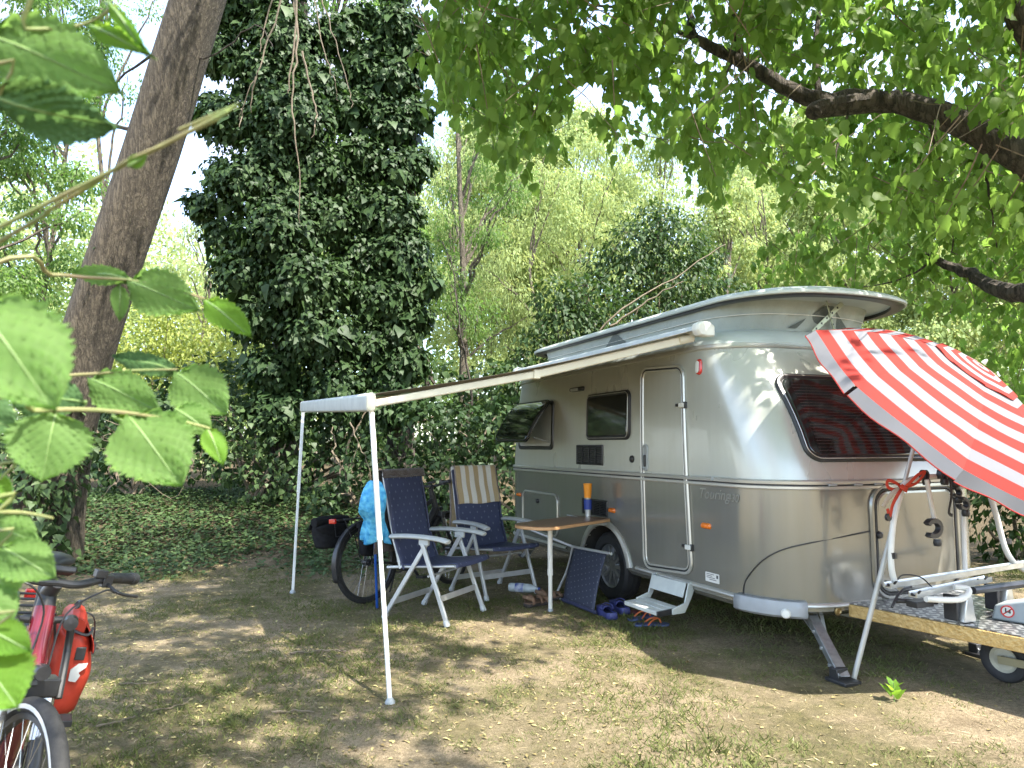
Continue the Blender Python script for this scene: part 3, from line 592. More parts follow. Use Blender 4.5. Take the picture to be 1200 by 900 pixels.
# ================================================================== CARAVAN
CA = math.atan2(-.9187, .395); CO = Vector((1.737, 6.897, 0))
MC = Matrix.Translation(CO) @ Rz(CA); MCI = MC.inverted()
def cl(w): return MCI @ Vector(w)
def cw(*p): return MC @ Vector(p)
def bf(z): t = max(0, (z - 1.13) / .97); return 2.27 - .5 * t ** 1.6
def br(z): t = max(0, (z - 1.13) / .97); return -2.27 + .13 * t ** 1.5
def bh(z): t = max(0, (z - 1.13) / .97); return 1.0 - .03 * t * t
def endx(y, hw, rc, bow):
    a = min(abs(y) / hw, 1); e = max(0, (abs(y) - (hw - rc)) / rc); return bow * a * a + rc * (1 - math.sqrt(max(0, 1 - min(e, 1) ** 2)))
def frontx(y, z): return bf(z) - endx(y, bh(z), .38, .1)
def rearx(y, z): return br(z) + endx(y, bh(z), .3, .05)
def ringpts(f, r, hw, rcf=.38, bowf=.1, rcr=.3, bowr=.05, off=0, z=0):
    P = []
    ys = [-(hw - rcf) - rcf * math.sin(rad(a)) for a in range(90, 0, -9)]; mid = [-(hw-rcf) * (1 - k/6) for k in range(0, 7)]
    yf = ys + mid; yf = yf + [-y for y in yf[-2::-1]]
    P += [(f - endx(y, hw, rcf, bowf), y) for y in yf]
    xs0, xs1 = f - bowf - rcf, r + bowr + rcr
    P += [(xs0 + (xs1 - xs0) * k / 12, hw) for k in range(1, 12)]
    ys = [(hw - rcr) + rcr * math.sin(rad(a)) for a in range(90, 0, -9)]; mid = [(hw-rcr) * (1 - k/6) for k in range(0, 7)]
    yr = ys + mid; yr = yr + [-y for y in yr[-2::-1]]
    P += [(r + endx(y, hw, rcr, bowr), y) for y in yr]
    P += [(xs1 + (xs0 - xs1) * k / 12, -hw) for k in range(1, 12)]
    if off:
        n = len(P); Q = []
        for i in range(n):
            a = Vector(P[i-1]); c = Vector(P[(i+1) % n]); t = (c - a).normalized(); Q.append((P[i][0] + t.y * off, P[i][1] - t.x * off))
        P = Q
    return [(x, y, z) for x, y in P]
def bring(z, off=0): return ringpts(bf(z), br(z), bh(z), off=off, z=z)
def hit_body(px, py):
    d = MCI.to_3x3() @ ray(px, py); o = MCI @ CAMP; t = 2.5
    while t < 14:
        p = o + d * t
        if abs(p.y) < bh(p.z) and rearx(p.y, p.z) < p.x < frontx(p.y, p.z): return p
        t += .004
    return None

def paint(name, c1, c2, metal, rough):
    m, t, b = new_mat(name); N = t.nodes; K = t.links
    tcn = N.new('ShaderNodeTexCoord'); n1 = N.new('ShaderNodeTexNoise'); n1.inputs['Scale'].default_value = 1.2; n1.inputs['Detail'].default_value = 2
    mp = N.new('ShaderNodeMapping'); mp.inputs['Scale'].default_value = (1, 1, .35); K.new(tcn.outputs['Object'], mp.inputs[0]); K.new(mp.outputs[0], n1.inputs['Vector'])
    r = N.new('ShaderNodeValToRGB'); r.color_ramp.elements[0].position = .35; r.color_ramp.elements[1].position = .7
    r.color_ramp.elements[0].color = (*c1, 1); r.color_ramp.elements[1].color = (*c2, 1)
    K.new(n1.outputs['Fac'], r.inputs['Fac'])
    ms = N.new('ShaderNodeMapping'); ms.inputs['Scale'].default_value = (1, 1, .06); K.new(tcn.outputs['Object'], ms.inputs[0]); ns = N.new('ShaderNodeTexNoise'); ns.inputs['Scale'].default_value = 16; ns.inputs['Detail'].default_value = 4; K.new(ms.outputs[0], ns.inputs['Vector'])
    sr = N.new('ShaderNodeValToRGB'); sr.color_ramp.elements[0].position = .3; sr.color_ramp.elements[1].position = .62; sr.color_ramp.elements[0].color = (.80, .78, .72, 1); sr.color_ramp.elements[1].color = (1, 1, 1, 1); K.new(ns.outputs['Fac'], sr.inputs['Fac'])
    dm = N.new('ShaderNodeMix'); dm.data_type = 'RGBA'; dm.blend_type = 'MULTIPLY'; dm.inputs['Factor'].default_value = .18; K.new(r.outputs[0], dm.inputs['A']); K.new(sr.outputs[0], dm.inputs['B']); K.new(dm.outputs['Result'], b.inputs['Base Color'])
    mr = N.new('ShaderNodeMapRange'); mr.inputs['To Min'].default_value = rough - .03; mr.inputs['To Max'].default_value = rough + .06
    n2 = N.new('ShaderNodeTexNoise'); n2.inputs['Scale'].default_value = 4; n2.inputs['Detail'].default_value = 3; K.new(mp.outputs[0], n2.inputs['Vector'])
    K.new(n2.outputs['Fac'], mr.inputs['Value']); K.new(mr.outputs[0], b.inputs['Roughness'])
    b.inputs['Metallic'].default_value = metal; b.inputs['Coat Weight'].default_value = .35; b.inputs['Coat Roughness'].default_value = .05
    bp = N.new('ShaderNodeBump'); bp.inputs['Strength'].default_value = .045; bp.inputs['Distance'].default_value = .02
    n3 = N.new('ShaderNodeTexNoise'); n3.inputs['Scale'].default_value = 1.3; n3.inputs['Detail'].default_value = 1; K.new(tcn.outputs['Object'], n3.inputs['Vector'])
    K.new(n3.outputs['Fac'], bp.inputs['Height']); K.new(bp.outputs[0], b.inputs['Normal'])
    return m
M_UP = paint('silver_paint', (.54, .55, .49), (.51, .52, .46), .3, .27)
M_LO = paint('silver_paint_lower', (.315, .31, .275), (.295, .29, .255), .55, .19)
M_ROOF = pm('roof_paint', (.50, .54, .50), (.42, .46, .43), .4, 0, 3)
M_TRIM = pm('aluminium_trim', (.60, .59, .54), (.55, .54, .49), .3, .55, 3)
M_BLK = pm('black_rubber', (.018, .018, .02), (.03, .03, .03), .55, 0, 20, .1)
M_BPL = pm('black_plastic', (.02, .02, .022), (.035, .035, .036), .35, 0, 15)
M_GLASS = pm('tinted_acrylic', (.012, .014, .014), (.022, .025, .024), .06, 0, 2, coat=.5)
M_GREY = pm('grey_plastic', (.36, .38, .38), (.3, .32, .32), .4, 0, 12)
M_WPL = pm('white_plastic', (.72, .72, .66), (.62, .62, .57), .4, 0, 10)
M_ORG = pm('orange_lens', (.85, .22, .02), (.7, .14, .01), .15, 0, 60, coat=.6)
M_RED = pm('red_lens', (.6, .03, .02), (.45, .02, .015), .15, 0, 60, coat=.6)
M_GALV = pm('galvanised_steel', (.46, .49, .50), (.33, .35, .37), .38, .85, 25, .15)
M_CANV = pm('tent_canvas', (.36, .40, .37), (.30, .34, .31), .85, 0, 5, .35, 60, stretch=(1, 1, .25))
M_NET = pm('mesh_net', (.10, .12, .11), (.13, .15, .14), .8, 0, 80, .3)
M_ALU = pm('brushed_aluminium', (.66, .66, .62), (.55, .55, .52), .32, .75, 18, .05)
M_WTUBE = pm('white_tube_paint', (.74, .73, .66), (.64, .63, .57), .35, 0, 9)
M_DARK = pm('underbody_dark', (.03, .03, .028), (.05, .045, .04), .9, 0, 6)

van = thing('caravan', 'silver grey touring caravan with raised pop-up roof under the trees', 'caravan', mat=MC)
# lower body with a real wheel arch cut through it
zs = [.30, .335, .372, .45, .6, .8, 1.0, 1.13]
mb = MB(); mb.rings([ringpts(bf(z) - (.05 if z < .31 else 0), br(z), bh(z) - (.03 if z < .31 else 0), z=z) for z in zs], 0, True, True)
body = mb.build('lower_body', [M_LO, M_DARK], van)
WX, WZ, WR = .03, .285, .315
cut = MB()
for sy in (-1, 1): cut.lathe([(0, -.3), (.40, -.3), (.40, .3), (0, .3)], 40, Matrix.Translation((WX, sy * .95, WZ - .02)) @ Matrix.Rotation(rad(90), 4, 'X'), 0)
cutter = cut.build('wheel_arch', M_DARK, van)
md = body.modifiers.new('arch', 'BOOLEAN'); md.operation = 'DIFFERENCE'; md.object = cutter; md.solver = 'EXACT'; md.material_mode = 'TRANSFER'
bpy.context.view_layer.update(); dg = bpy.context.evaluated_depsgraph_get()
me = bpy.data.meshes.new_from_object(body.evaluated_get(dg)); body.modifiers.clear(); body.data = me; me.set_sharp_from_angle(angle=rad(40))
bpy.data.objects.remove(cutter)
mb = MB(); mb.rings([bring(1.13 + (2.1 - 1.13) * k / 10) for k in range(11)]); mb.build('upper_body', M_UP, van)
# roof shell above the gutter
mb = MB(); R = []
for f, r, h, z in ((1.77, -2.14, .97, 2.1), (1.775, -2.14, .968, 2.13), (1.755, -2.11, .94, 2.165), (1.70, -2.0, .88, 2.215), (1.6, -1.9, .80, 2.255), (1.45, -1.8, .7, 2.27)):
    R.append(ringpts(f, r, h, .38, .12, .3, .05, z=z))
mb.rings(R, 0, False, True); mb.build('roof', M_ROOF, van)
def band(name, zlist, mat, inset_front=True):   # zlist [(z, outward offset)]
    mb = MB(); mb.rings([bring(z, o) for z, o in zlist]); return mb.build(name, mat, van)
mb = MB()
mb.rings([bring(z, o) for z, o in ((1.098, .001), (1.098, .014), (1.104, .02), (1.118, .02), (1.124, .012), (1.130, .012), (1.134, .022), (1.152, .024), (1.160, .016), (1.162, .001))])
bt = mb.build('belt_trim', M_TRIM, van)
mb = MB(); mb.rings([bring(z, o) for z, o in ((1.1235, .0135), (1.1245, .0155), (1.1300, .0155), (1.131, .0135))]); mb.build('groove_strip', M_BLK, bt)
mb = MB(); mb.rings([bring(z, o) for z, o in ((2.088, .001), (2.09, .012), (2.098, .024), (2.108, .024), (2.112, .010), (2.118, .012), (2.128, .010), (2.130, .0))])
mb.build('gutter_trim', M_TRIM, van)
# bottom rail, left open across the arches
mb = MB()
for seg in ((0, None),):
    full = bring(.372); n = len(full)
    idx = [i for i in range(n) if not (abs(full[i][0] - WX) < .44 and abs(full[i][1]) > .9)]
    runs = []; cur = []
    order = list(range(n)); start = next(i for i in range(n) if i not in idx)
    for k in range(n + 1):
        i = (start + k) % n
        if i in idx: cur.append(i)
        elif cur: runs.append(cur); cur = []
    for run in runs:
        R = []
        for z, o in ((.358, .001), (.36, .016), (.368, .022), (.378, .02), (.386, .012), (.388, .001)):
            rr = bring(z, o); R.append([rr[i] for i in run])
        mb.rings(R, closed=False)
mb.build('bottom_rail', M_TRIM, van)
mb = MB()   # wheel arch lips
for sy in (-1,):
    R = []
    for r_, y_ in ((.40, -.98), (.40, -1.012), (.41, -1.022), (.44, -1.02), (.455, -1.012), (.455, -.998)):
        R.append([(WX + r_ * math.cos(rad(a)), y_, WZ - .02 + r_ * math.sin(rad(a))) for a in range(12, 169, 6)])
    mb.rings(R, closed=False)
mb.build('wheel_arch_trim', M_TRIM, van)
# wheels
M_RIM = pm('alloy_rim', (.5, .5, .5), (.38, .38, .38), .35, .8, 15)
for sy in (-1, 1):
    M = Matrix.Translation((WX, sy * .87, WZ + .02)) @ Matrix.Rotation(rad(90), 4, 'X')
    mb = MB(); w = .09
    mb.lathe([(.19, -w*.8), (.2, -w), (.27, -w), (.298, -w*.75), (.305, -w*.3), (.30, -w*.27), (.30, -w*.2), (.305, -w*.17), (.305, w*.17), (.30, w*.2), (.30, w*.27), (.305, w*.3), (.298, w*.75), (.27, w), (.2, w), (.19, w*.8)], 40, M)
    wh = mb.build('wheel', M_BLK, van)
    mb = MB(); mb.lathe([(.0, .05), (.05, .05), (.055, .03), (.06, .02), (.17, .01), (.175, .06), (.195, .075), (.195, -.06), (.0, -.06)], 32, M)
    for k in range(10):
        a = 2 * math.pi * k / 10; mb.box(M @ Vector((.115 * math.cos(a), .115 * math.sin(a), .03)), (.12, .028, .04), (M.to_3x3() @ Matrix.Rotation(a, 3, 'Z')))
    mb.build('rim', M_RIM, wh)
# raised roof: canvas, lid, scissor stays
def lidring(inset, z, f=2.06, r=-2.05): return ringpts(f - inset, r + inset, .85 - inset, .40, .24, .3, .05, z=z)
def canv(k, z):   # canvas leans out towards the lid
    return ringpts(1.60 + .10 * k, -1.72 - .12 * k, .76 + .02 * k, .34, .2, .26, .05, z=z)
mb = MB(); R = []
for k in range(7):
    t = k / 6; rr = canv(t, 2.245 + .225 * t); n = len(rr)
    rr = [(x * (1 + .012 * math.sin(i * 1.9) * math.sin(math.pi * t)), y * (1 + .012 * math.sin(i * 2.3) * math.sin(math.pi * t)), z) for i, (x, y, z) in enumerate(rr)]
    R.append(rr)
mb.rings(R); mb.build('pop_up_canvas', M_CANV, van)
mb = MB()   # piping line half way round the canvas
rr = canv(.55, 2.245 + .225 * .55); cx = [Vector((x * 1.009, y * 1.012, z)) for x, y, z in rr]; mb.tube(cx + [cx[0]], .0035, 5); mb.build('canvas_piping', M_WPL, van)
mb = MB()
mb.rings([lidring(.10, 2.47), lidring(.045, 2.455), lidring(.01, 2.452), lidring(0, 2.458), lidring(.0, 2.475), lidring(.03, 2.50), lidring(.12, 2.53), lidring(.3, 2.548), lidring(.55, 2.555)], 0, True, True)
lid = mb.build('pop_up_roof_lid', M_ROOF, van)
mb = MB(); mb.rings([lidring(.085, 2.466), lidring(.085, 2.440), lidring(.05, 2.437), lidring(.02, 2.442), lidring(.012, 2.451)]); mb.build('lid_seal', M_BPL, lid)
mb = MB()   # dark triangular mesh inset behind the stay, at the front, and one on the door side
def canvpt(y, t, o=.012):
    z = 2.245 + .225 * t; return (1.60 + .10 * t - endx(y, .76 + .02 * t, .34, .2) + o, y, z)
vs = [canvpt(y, t) for y, t in ((-.30, .12), (-.15, .5), (-.02, .88), (.06, .9), (.2, .5), (.36, .12))]
mb.add(vs, [(0, 1, 4, 5), (1, 2, 3, 4)], 0, False)
mb.build('ventilation_mesh', M_NET, van); mb = MB()
vs = [(x, -.76 - .02 * t - .012, 2.245 + .225 * t) for x, t in ((-.38, .12), (-.12, .85), (-.06, .85), (.2, .12))]
mb.add(vs, [(0, 1, 2, 3)], 0, False); mb.build('ventilation_mesh', M_NET, van)
M_STAY = pm('stay_plate', (.42, .47, .34), (.36, .4, .3), .4, .5, 10)
for a, b in (((-.10, .0), (.10, .98)), ((.13, .0), (-.07, .98))):
    mb = MB(); p, q = Vector(canvpt(a[0], a[1], .05)), Vector(canvpt(b[0], b[1], .055 + (.006 if a[0] > 0 else 0)))
    mb.bar(p, q, .006, .034, (0, 0, 1)); st = mb.build('scissor_stay', M_STAY, van, .002)
    mb = MB(); d = q - p
    for k in (.12, .3, .48, .66, .84): mb.lathe([(0, .0045), (.009, .0045), (.009, -.0045), (0, -.0045)], 10, Matrix.Translation(p + d * k) @ Matrix.Rotation(rad(90), 4, 'Y'))
    mb.build('hole', M_BPL, st)
# map helpers for things let into the side and the front
def smap(cx, cz, o0=0): return lambda u, v, o: (cx + u, -bh(cz + v) - o - o0, cz + v)
def fmap(cy_, cz, o0=0):
    def f(u, v, o):
        y, z = cy_ + u, cz + v; e = .004
        n = Vector((1, (frontx(y - e, z) - frontx(y + e, z)) / (2*e), (frontx(y, z - e) - frontx(y, z + e)) / (2*e))).normalized()
        return Vector((frontx(y, z), y, z)) + n * (o + o0)
    return f
def window_at(name, w, h, r, mp, bars=0):
    mb = MB(); mb.panel(w, h, r, mp, [(0, .001), (.004, .018), (.012, .024), (.03, .022), (.036, .016)], 0)
    fr = mb.build(name, M_BPL, van)
    mb = MB(); mb.panel(w - .075, h - .075, max(r - .035, .02), mp, [(0, .017), (.004, .0195), (.012, .021)]); mb.build('pane', M_GLASS, fr)
    mb = MB(); o = [mp(u, v, .0245) for u, v in rrect(w - .04, h - .04, r - .02)]; mb.tube(o + [o[0]], .003, 5); mb.build('bright_bead', M_TRIM, fr)
    return fr
window_at('window', .76, .435, .07, smap(.105, 1.65))
wf = window_at('front_window', 1.5, .60, .10, fmap(.0, 1.575))
mb = MB(); mp = fmap(0, 1.575)
for k in range(22):
    z = -.23 + k * .021; mb.tube([mp(-.66 + 1.32 * i / 12, z, .0215) for i in range(13)], .0012, 4)
mb.build('blind_pleats', pm('blind', (.16, .11, .11), (.12, .08, .08), .5), wf)
mb = MB()
for u in (.28,): o = [mp(u + a, -.02 + b, .0225) for a, b in rrect(.34, .40, .05)]; mb.tube(o + [o[0]], .003, 5)
mb.build('catch_strip', M_GREY, wf)
# rear side window, hinged open at the top
RW = smap(-1.42, 1.60)
mb = MB(); mb.panel(.88, .52, .06, RW, [(0, .001), (.004, .016), (.03, .014), (.034, .004)]); fr = mb.build('window', M_BPL, van)
mb = MB(); mb.panel(.80, .44, .04, RW, [(0, .0155), (.004, .0165)]); mb.build('blind', pm('pale_blind', (.5, .52, .5), None, .6), fr)
hz = 1.60 + .26; Mo = Matrix.Translation((-1.42, -1.015, hz)) @ Matrix.Rotation(rad(-33), 4, 'X')
mb = MB(); op = lambda u, v, o: Mo @ Vector((u, -o - .05 * max(0, 1 - ((v / .26) ** 2)) * .6, v - .26))
mb.panel(.88, .52, .07, op, [(.03, -.016), (0, -.012), (0, .004), (.008, .014), (.03, .018)]); pn = mb.build('open_pane', M_GLASS, fr)
mb = MB(); o = [op(u, v, .012) for u, v in rrect(.86, .50, .06)]; mb.tube(o + [o[0]], .009, 6); mb.build('pane_rim', M_BPL, pn)
for x in (-1.80, -1.04):
    mb = MB(); mb.tube([(x, -1.02, 1.42), (x, -1.2, 1.47)], .006, 6); mb.build('window_stay', M_GREY, fr)
# door
DC = [hit_body(*q) for q in ((753, 433), (801.5, 429), (757, 664), (812, 672))]
DC = [(c.x, c.z) for c in DC]
def dmap(u, v, o):   # u, v about the door's middle; follows the four corners of the opening
    a, b = u / .60 + .5, v / 1.615 + .5; L0 = [DC[2][q] * (1 - b) + DC[0][q] * b for q in (0, 1)]; R0 = [DC[3][q] * (1 - b) + DC[1][q] * b for q in (0, 1)]
    x, z = L0[0] * (1 - a) + R0[0] * a, L0[1] * (1 - a) + R0[1] * a; return (x, -bh(z) - o, z)
mb = MB(); mb.panel(.585, 1.60, .075, dmap, [(0, .0005), (.003, .006), (.012, .008)], n=8); door = mb.build('door', M_UP, van)
mb = MB(); mb.panel(.560, .70, .07, lambda u, v, o: dmap(u, v - .437, o), [(0, .0085), (.002, .0095)], n=8); mb.build('lower_door_panel', M_LO, door)
mb = MB()
for d_, r_ in ((-.004, .013), (.024, .009)):
    o = [Vector(dmap(u, v, .009)) for u, v in rrect(.60 - 2*d_, 1.615 - 2*d_, .085 - d_, 8)]; mb.tube(o + [o[0]], r_, 6)
mb.build('door_frame', M_TRIM, door)
mb = MB(); o = [Vector(dmap(u, v, .012)) for u, v in rrect(.576, 1.591, .075, 8)]; mb.tube(o + [o[0]], .006, 5); mb.build('door_seal', M_BLK, door)
mb = MB(); mb.box((.97, -1.016, 1.142), (.53, .012, .018)); mb.box((.97, -1.016, 1.108), (.53, .012, .012)); mb.build('door_trim', M_TRIM, door, .003)
mb = MB(); mb.panel(.075, .22, .037, smap(DC[0][0] + .075, 1.285), [(0, .008), (.004, .02), (.014, .022), (.018, .016)]); h = mb.build('door_handle', M_GREY, door)
mb = MB(); mb.panel(.03, .10, .014, smap(DC[0][0] + .075, 1.26), [(0, .016), (.003, .026), (.008, .028)]); mb.build('latch', M_BPL, h)
for px, py in ((800, 475), (808, 641)):
    p = hit_body(px, py); mb = MB(); mb.box((p.x + .015, -bh(p.z) - .016, p.z), (.062, .03, .035)); h = mb.build('hinge', M_WPL, door, .004)
    mb = MB(); mb.box((p.x + .045, -bh(p.z) - .011, p.z), (.022, .024, .05)); mb.box((p.x - .045, -bh(p.z) - .01, p.z + .004), (.05, .016, .022)); mb.build('hinge_bracket', M_BPL, h, .003)
# vents, lamp, lock, hatch, markers, stickers, lettering
for cx, cz, w, h_ in ((-.22, 1.297, .5, .19), (-.13, .815, .46, .15)):
    mb = MB(); mb.panel(w, h_, .012, smap(cx, cz), [(0, .001), (.003, .012), (.012, .013), (.015, .006)]); v = mb.build('air_vent', M_BPL, van)
    mb = MB()
    for k in range(8): z = -h_/2 + .022 + k * (h_ - .044) / 7; mb.box((cx, -bh(cz) - .009, cz + z), (w - .035, .012, .006), Matrix.Rotation(rad(25), 3, 'X'))
    for k in range(1, 4): mb.box((cx - w/2 + k * w/4, -bh(cz) - .0125, cz), (.012, .006, h_ - .03))
    mb.build('louvre', M_BPL, v)
mb = MB(); mb.panel(.26, .045, .02, smap(-.47, 1.935), [(0, .001), (.004, .03), (.012, .036)]); l_ = mb.build('awning_lamp', M_BPL, van)
mb = MB(); mb.panel(.15, .03, .012, smap(-.49, 1.93), [(0, .034), (.004, .042)]); mb.build('lens', M_GREY, l_)
p = hit_body(741, 538); mb = MB(); mb.lathe([(0, .02), (.02, .018), (.03, .01), (.032, 0)], 16, Matrix.Translation((p.x, -1.0, p.z)) @ Matrix.Rotation(rad(90), 4, 'X')); mb.build('socket_cap', M_BPL, van)
mb = MB(); mb.panel(.84, .40, .07, smap(-1.31, .67), [(0, .001), (.003, .006), (.01, .007)]); ht = mb.build('service_hatch', M_LO, van)
mb = MB(); o = [Vector(smap(-1.31, .67)(u, v, .008)) for u, v in rrect(.86, .42, .08)]; mb.tube(o + [o[0]], .011, 6); mb.build('hatch_frame', M_TRIM, ht)
mb = MB(); mb.lathe([(0, .03), (.018, .028), (.024, .015), (.024, 0)], 14, Matrix.Translation((-1.34, -1.005, .79)) @ Matrix.Rotation(rad(90), 4, 'X')); mb.build('hatch_knob', M_BPL, ht)
for cx, cz in ((1.465, .808), (.175, .812), (-1.86, .825)):
    mb = MB(); mb.panel(.105, .042, .018, smap(cx, cz), [(0, .001), (.003, .012), (.012, .02), (.018, .021)])
    mb.lathe([(0, .026), (.013, .024), (.016, .016)], 10, Matrix.Translation((cx + .006, -1.0, cz)) @ Matrix.Rotation(rad(90), 4, 'X')); mb.build('side_marker', M_ORG, van)
p = hit_body(820, 430); mb = MB(); mb.panel(.062, .12, .031, smap(p.x, p.z), [(0, .001), (.004, .014), (.012, .018)]); mk = mb.build('marker_lamp', M_RED, van)
mb = MB(); mb.panel(.036, .092, .018, smap(p.x - .002, p.z), [(0, .022), (.003, .026)]); mb.build('lens', M_WPL, mk)
p = hit_body(835, 677)
mb = MB(); mb.panel(.15, .066, .004, smap(p.x, p.z), [(0, .001), (.0005, .0025)])
st = mb.build('sticker', pm('sticker_white', (.75, .74, .7), None, .5), van)
mb = MB()
for k, (x0, x1) in enumerate(((-.06, .02), (-.06, .0), (-.06, .03), (-.03, .045))): mb.box((p.x + (x0+x1)/2, -1.0035, p.z + .022 - k * .012), (x1 - x0, .001, .004))
mb.box((p.x + .055, -1.0035, p.z + .012), (.018, .001, .022)); mb.build('sticker_print', M_BPL, st)
def text_mesh(name, s, size, M, mat, parent, ext=.001, shear=0):
    cu = bpy.data.curves.new(name, 'FONT'); cu.body = s; cu.size = size; cu.extrude = ext; cu.shear = shear; cu.align_x = 'LEFT'
    t = bpy.data.objects.new(name, cu); COL.objects.link(t); bpy.context.view_layer.update()
    me = bpy.data.meshes.new_from_object(t.evaluated_get(bpy.context.evaluated_depsgraph_get())); bpy.data.objects.remove(t)
    me.transform(M); me.materials.clear(); me.materials.append(mat); return link(bpy.data.objects.new(name, me), parent)
text_mesh('lettering', 'Touring', .105, Matrix.Translation((1.385, -1.0025, 1.005)) @ Matrix.Rotation(rad(90), 4, 'X'), pm('faded_letter', (.42, .415, .375), None, .3, .6), van, .0008, .3)
text_mesh('lettering', '430', .075, Matrix.Translation((1.70, -1.0028, 1.0)) @ Matrix.Rotation(rad(90), 4, 'X'), pm('faded_letter', (.42, .415, .375), None, .3, .6), van, .0008, .2)
# front: swoosh seam, gas hatch, plug, corner caps
mb = MB(); pts = [hit_body(px, py) for px, py in ((870.7, 696), (873, 682), (880, 671), (891, 659), (904, 650), (922, 642.5), (953, 635.5), (998, 626.8), (1021, 622))]
pts = [Vector((p.x, p.y, p.z)) + Vector((p.x - .9, p.y * 1.2, 0)).normalized() * .006 for p in pts]; mb.tube(catmull(pts, 4), .0045, 5); mb.build('panel_seam', M_BLK, van)
HC, HZ, HW_, HH = .125, .755, .78, .66
mb = MB(); mb.panel(HW_, HH, .10, fmap(HC, HZ), [(0, .001), (.006, .012), (.02, .014)], n=8); gh = mb.build('gas_locker_hatch', M_LO, van)
mb = MB(); f = fmap(HC, HZ)
o = [f(u, v, .008) for u, v in rrect(HW_ + .02, HH + .02, .11, 8)]; mb.tube(o + [o[0]], .009, 5); mb.build('hatch_seal', M_BLK, gh)
mb = MB(); o = [f(u, v, .006) for u, v in rrect(HW_ + .07, HH + .06, .13, 8)]; mb.tube(o + [o[0]], .017, 6); mb.build('hatch_frame', M_LO, gh)
mb = MB(); f = fmap(-.385, .80); mb.panel(.05, .05, .025, fmap(HC - .38, .80), [(0, .012), (.004, .03), (.012, .034)]); mb.build('hatch_lock', M_BPL, gh)
M_BUMP = pm('bumper_grey', (.34, .36, .38), (.28, .3, .32), .45, .1, 8, .05)
mb = MB()
ys = [-1.0 + .44 * k / 12 for k in range(13)]
def capring(z, o): 
    rr = ringpts(2.27, -2.27, 1.0, off=o, z=z); return rr[0:8]
mb.rings([capring(.30, .0), capring(.295, .03), capring(.31, .05), capring(.36, .052), capring(.395, .045), capring(.40, .0)], closed=False)
cap = mb.build('corner_bumper', M_BUMP, van, solid=.004)
p = hit_body(921, 717); 
if p is None: p = Vector((2.1, -.86, .335))
d = Vector((p.x - 1.7, p.y + .5, 0)).normalized(); mb = MB(); mb.lathe([(0, .075), (.022, .073), (.03, .064), (.034, .03), (.034, 0)], 18, zalong(d, p)); mb.build('position_lamp', M_WPL, cap)
p = fmap(-.60, .335)(0, 0, 0); mb = MB(); mb.lathe([(.028, .0), (.028, .008), (.02, .012), (.014, .006), (0, .006)], 16, zalong((1, 0, 0), p)); mb.build('plug_socket', pm('brass', (.4, .3, .14), None, .4, .8), van)
mb = MB()   # catches of the awning line along the front belt trim
for py_ in (-.62, -.42, -.25):
    p = fmap(py_, 1.13)(0, 0, .026); mb.box(p, (.012, .07, .014))
p = hit_body(838, 561); mb.box((p.x, p.y - .025, p.z), (.02, .014, .03)); mb.build('trim_clip', M_GREY, van, .003)
# underneath: chassis, axle, corner steadies, step
mb = MB(); mb.box((0, .62, .28), (3.9, .05, .08)); mb.box((0, -.62, .28), (3.9, .05, .08)); mb.tube([(WX, -.8, WZ), (WX, .8, WZ)], .04, 10); mb.build('chassis', M_DARK, van, .004)
def steady(top, foot):
    top, foot = Vector(top), Vector(foot); mb = MB(); y = Vector((0, 1, 0))
    for o in (-.035, .035): mb.bar(top + y * o, foot + y * o + Vector((0, 0, .03)), .006, .045, (0, 0, 1))
    mb.bar(top + Vector((.02, 0, 0)), foot + Vector((.02, 0, .04)), .06, .006); 
    mb.tube([top + Vector((-.1, 0, 0)), top.lerp(foot, .55) + Vector((-.01, 0, .01))], .009, 8)
    for k in (.25, .5, .75): mb.box(top.lerp(foot, k), (.02, .09, .02))
    s_ = mb.build('corner_steady', M_GALV, van, .002)
    mb = MB(); mb.box(foot + Vector((0, 0, .012)), (.15, .13, .022)); mb.box(foot + Vector((-.03, 0, .05)), (.06, .09, .06)); mb.build('foot_plate', M_BPL, s_, .005)
lg = cl(gp(985, 800, 0)); steady((2.13, -.72, .30), (lg.x, lg.y + .02, gz(*gp(985, 800).xy)))
steady((2.1, .62, .30), (2.46, .42, .0)); steady((-2.0, -.7, .3), (-2.3, -.75, 0)); steady((-2.0, .7, .3), (-2.3, .75, 0))
mb = MB(); mb.bar((2.0, -.5, .29), (2.25, -.72, .16), .02, .02); mb.build('brace', M_WPL, van)
M_STEP = pm('step_plastic', (.55, .58, .55), (.45, .48, .46), .5, 0, 10)
sA, sB, sC = [cl(gp(px, py, .215)) for px, py in ((731, 704), (769, 717), (797, 711))]; sD = sA + sC - sB; ex, ey = (sB - sA), (sC - sB); lx, ly = ex.length, ey.length; ex.normalize(); ey.normalize(); Rs = Matrix((ex, ey, ex.cross(ey))).transposed()
mb = MB()
for k in range(3): mb.box((sA + sC) / 2 + ey * ((k - 1) * ly / 3) - Vector((0, 0, .016)), (lx, ly / 3 - .008, .03), Rs)
st = mb.build('entrance_step', M_STEP, van, .005)
mb = MB(); mb.box(sB + ey * ly / 2 + ex * .008 - Vector((0, 0, .018)), (.018, ly, .04), Rs); mb.build('tread_edge', M_BPL, st, .004)
mb = MB(); mb.box((sD + sC) / 2 + ey * .05 + Vector((0, 0, .11)), (lx * 1.02, .012, .11), Rs @ Matrix.Rotation(rad(-22), 3, 'X')); mb.build('upper_tread', M_STEP, st, .004)
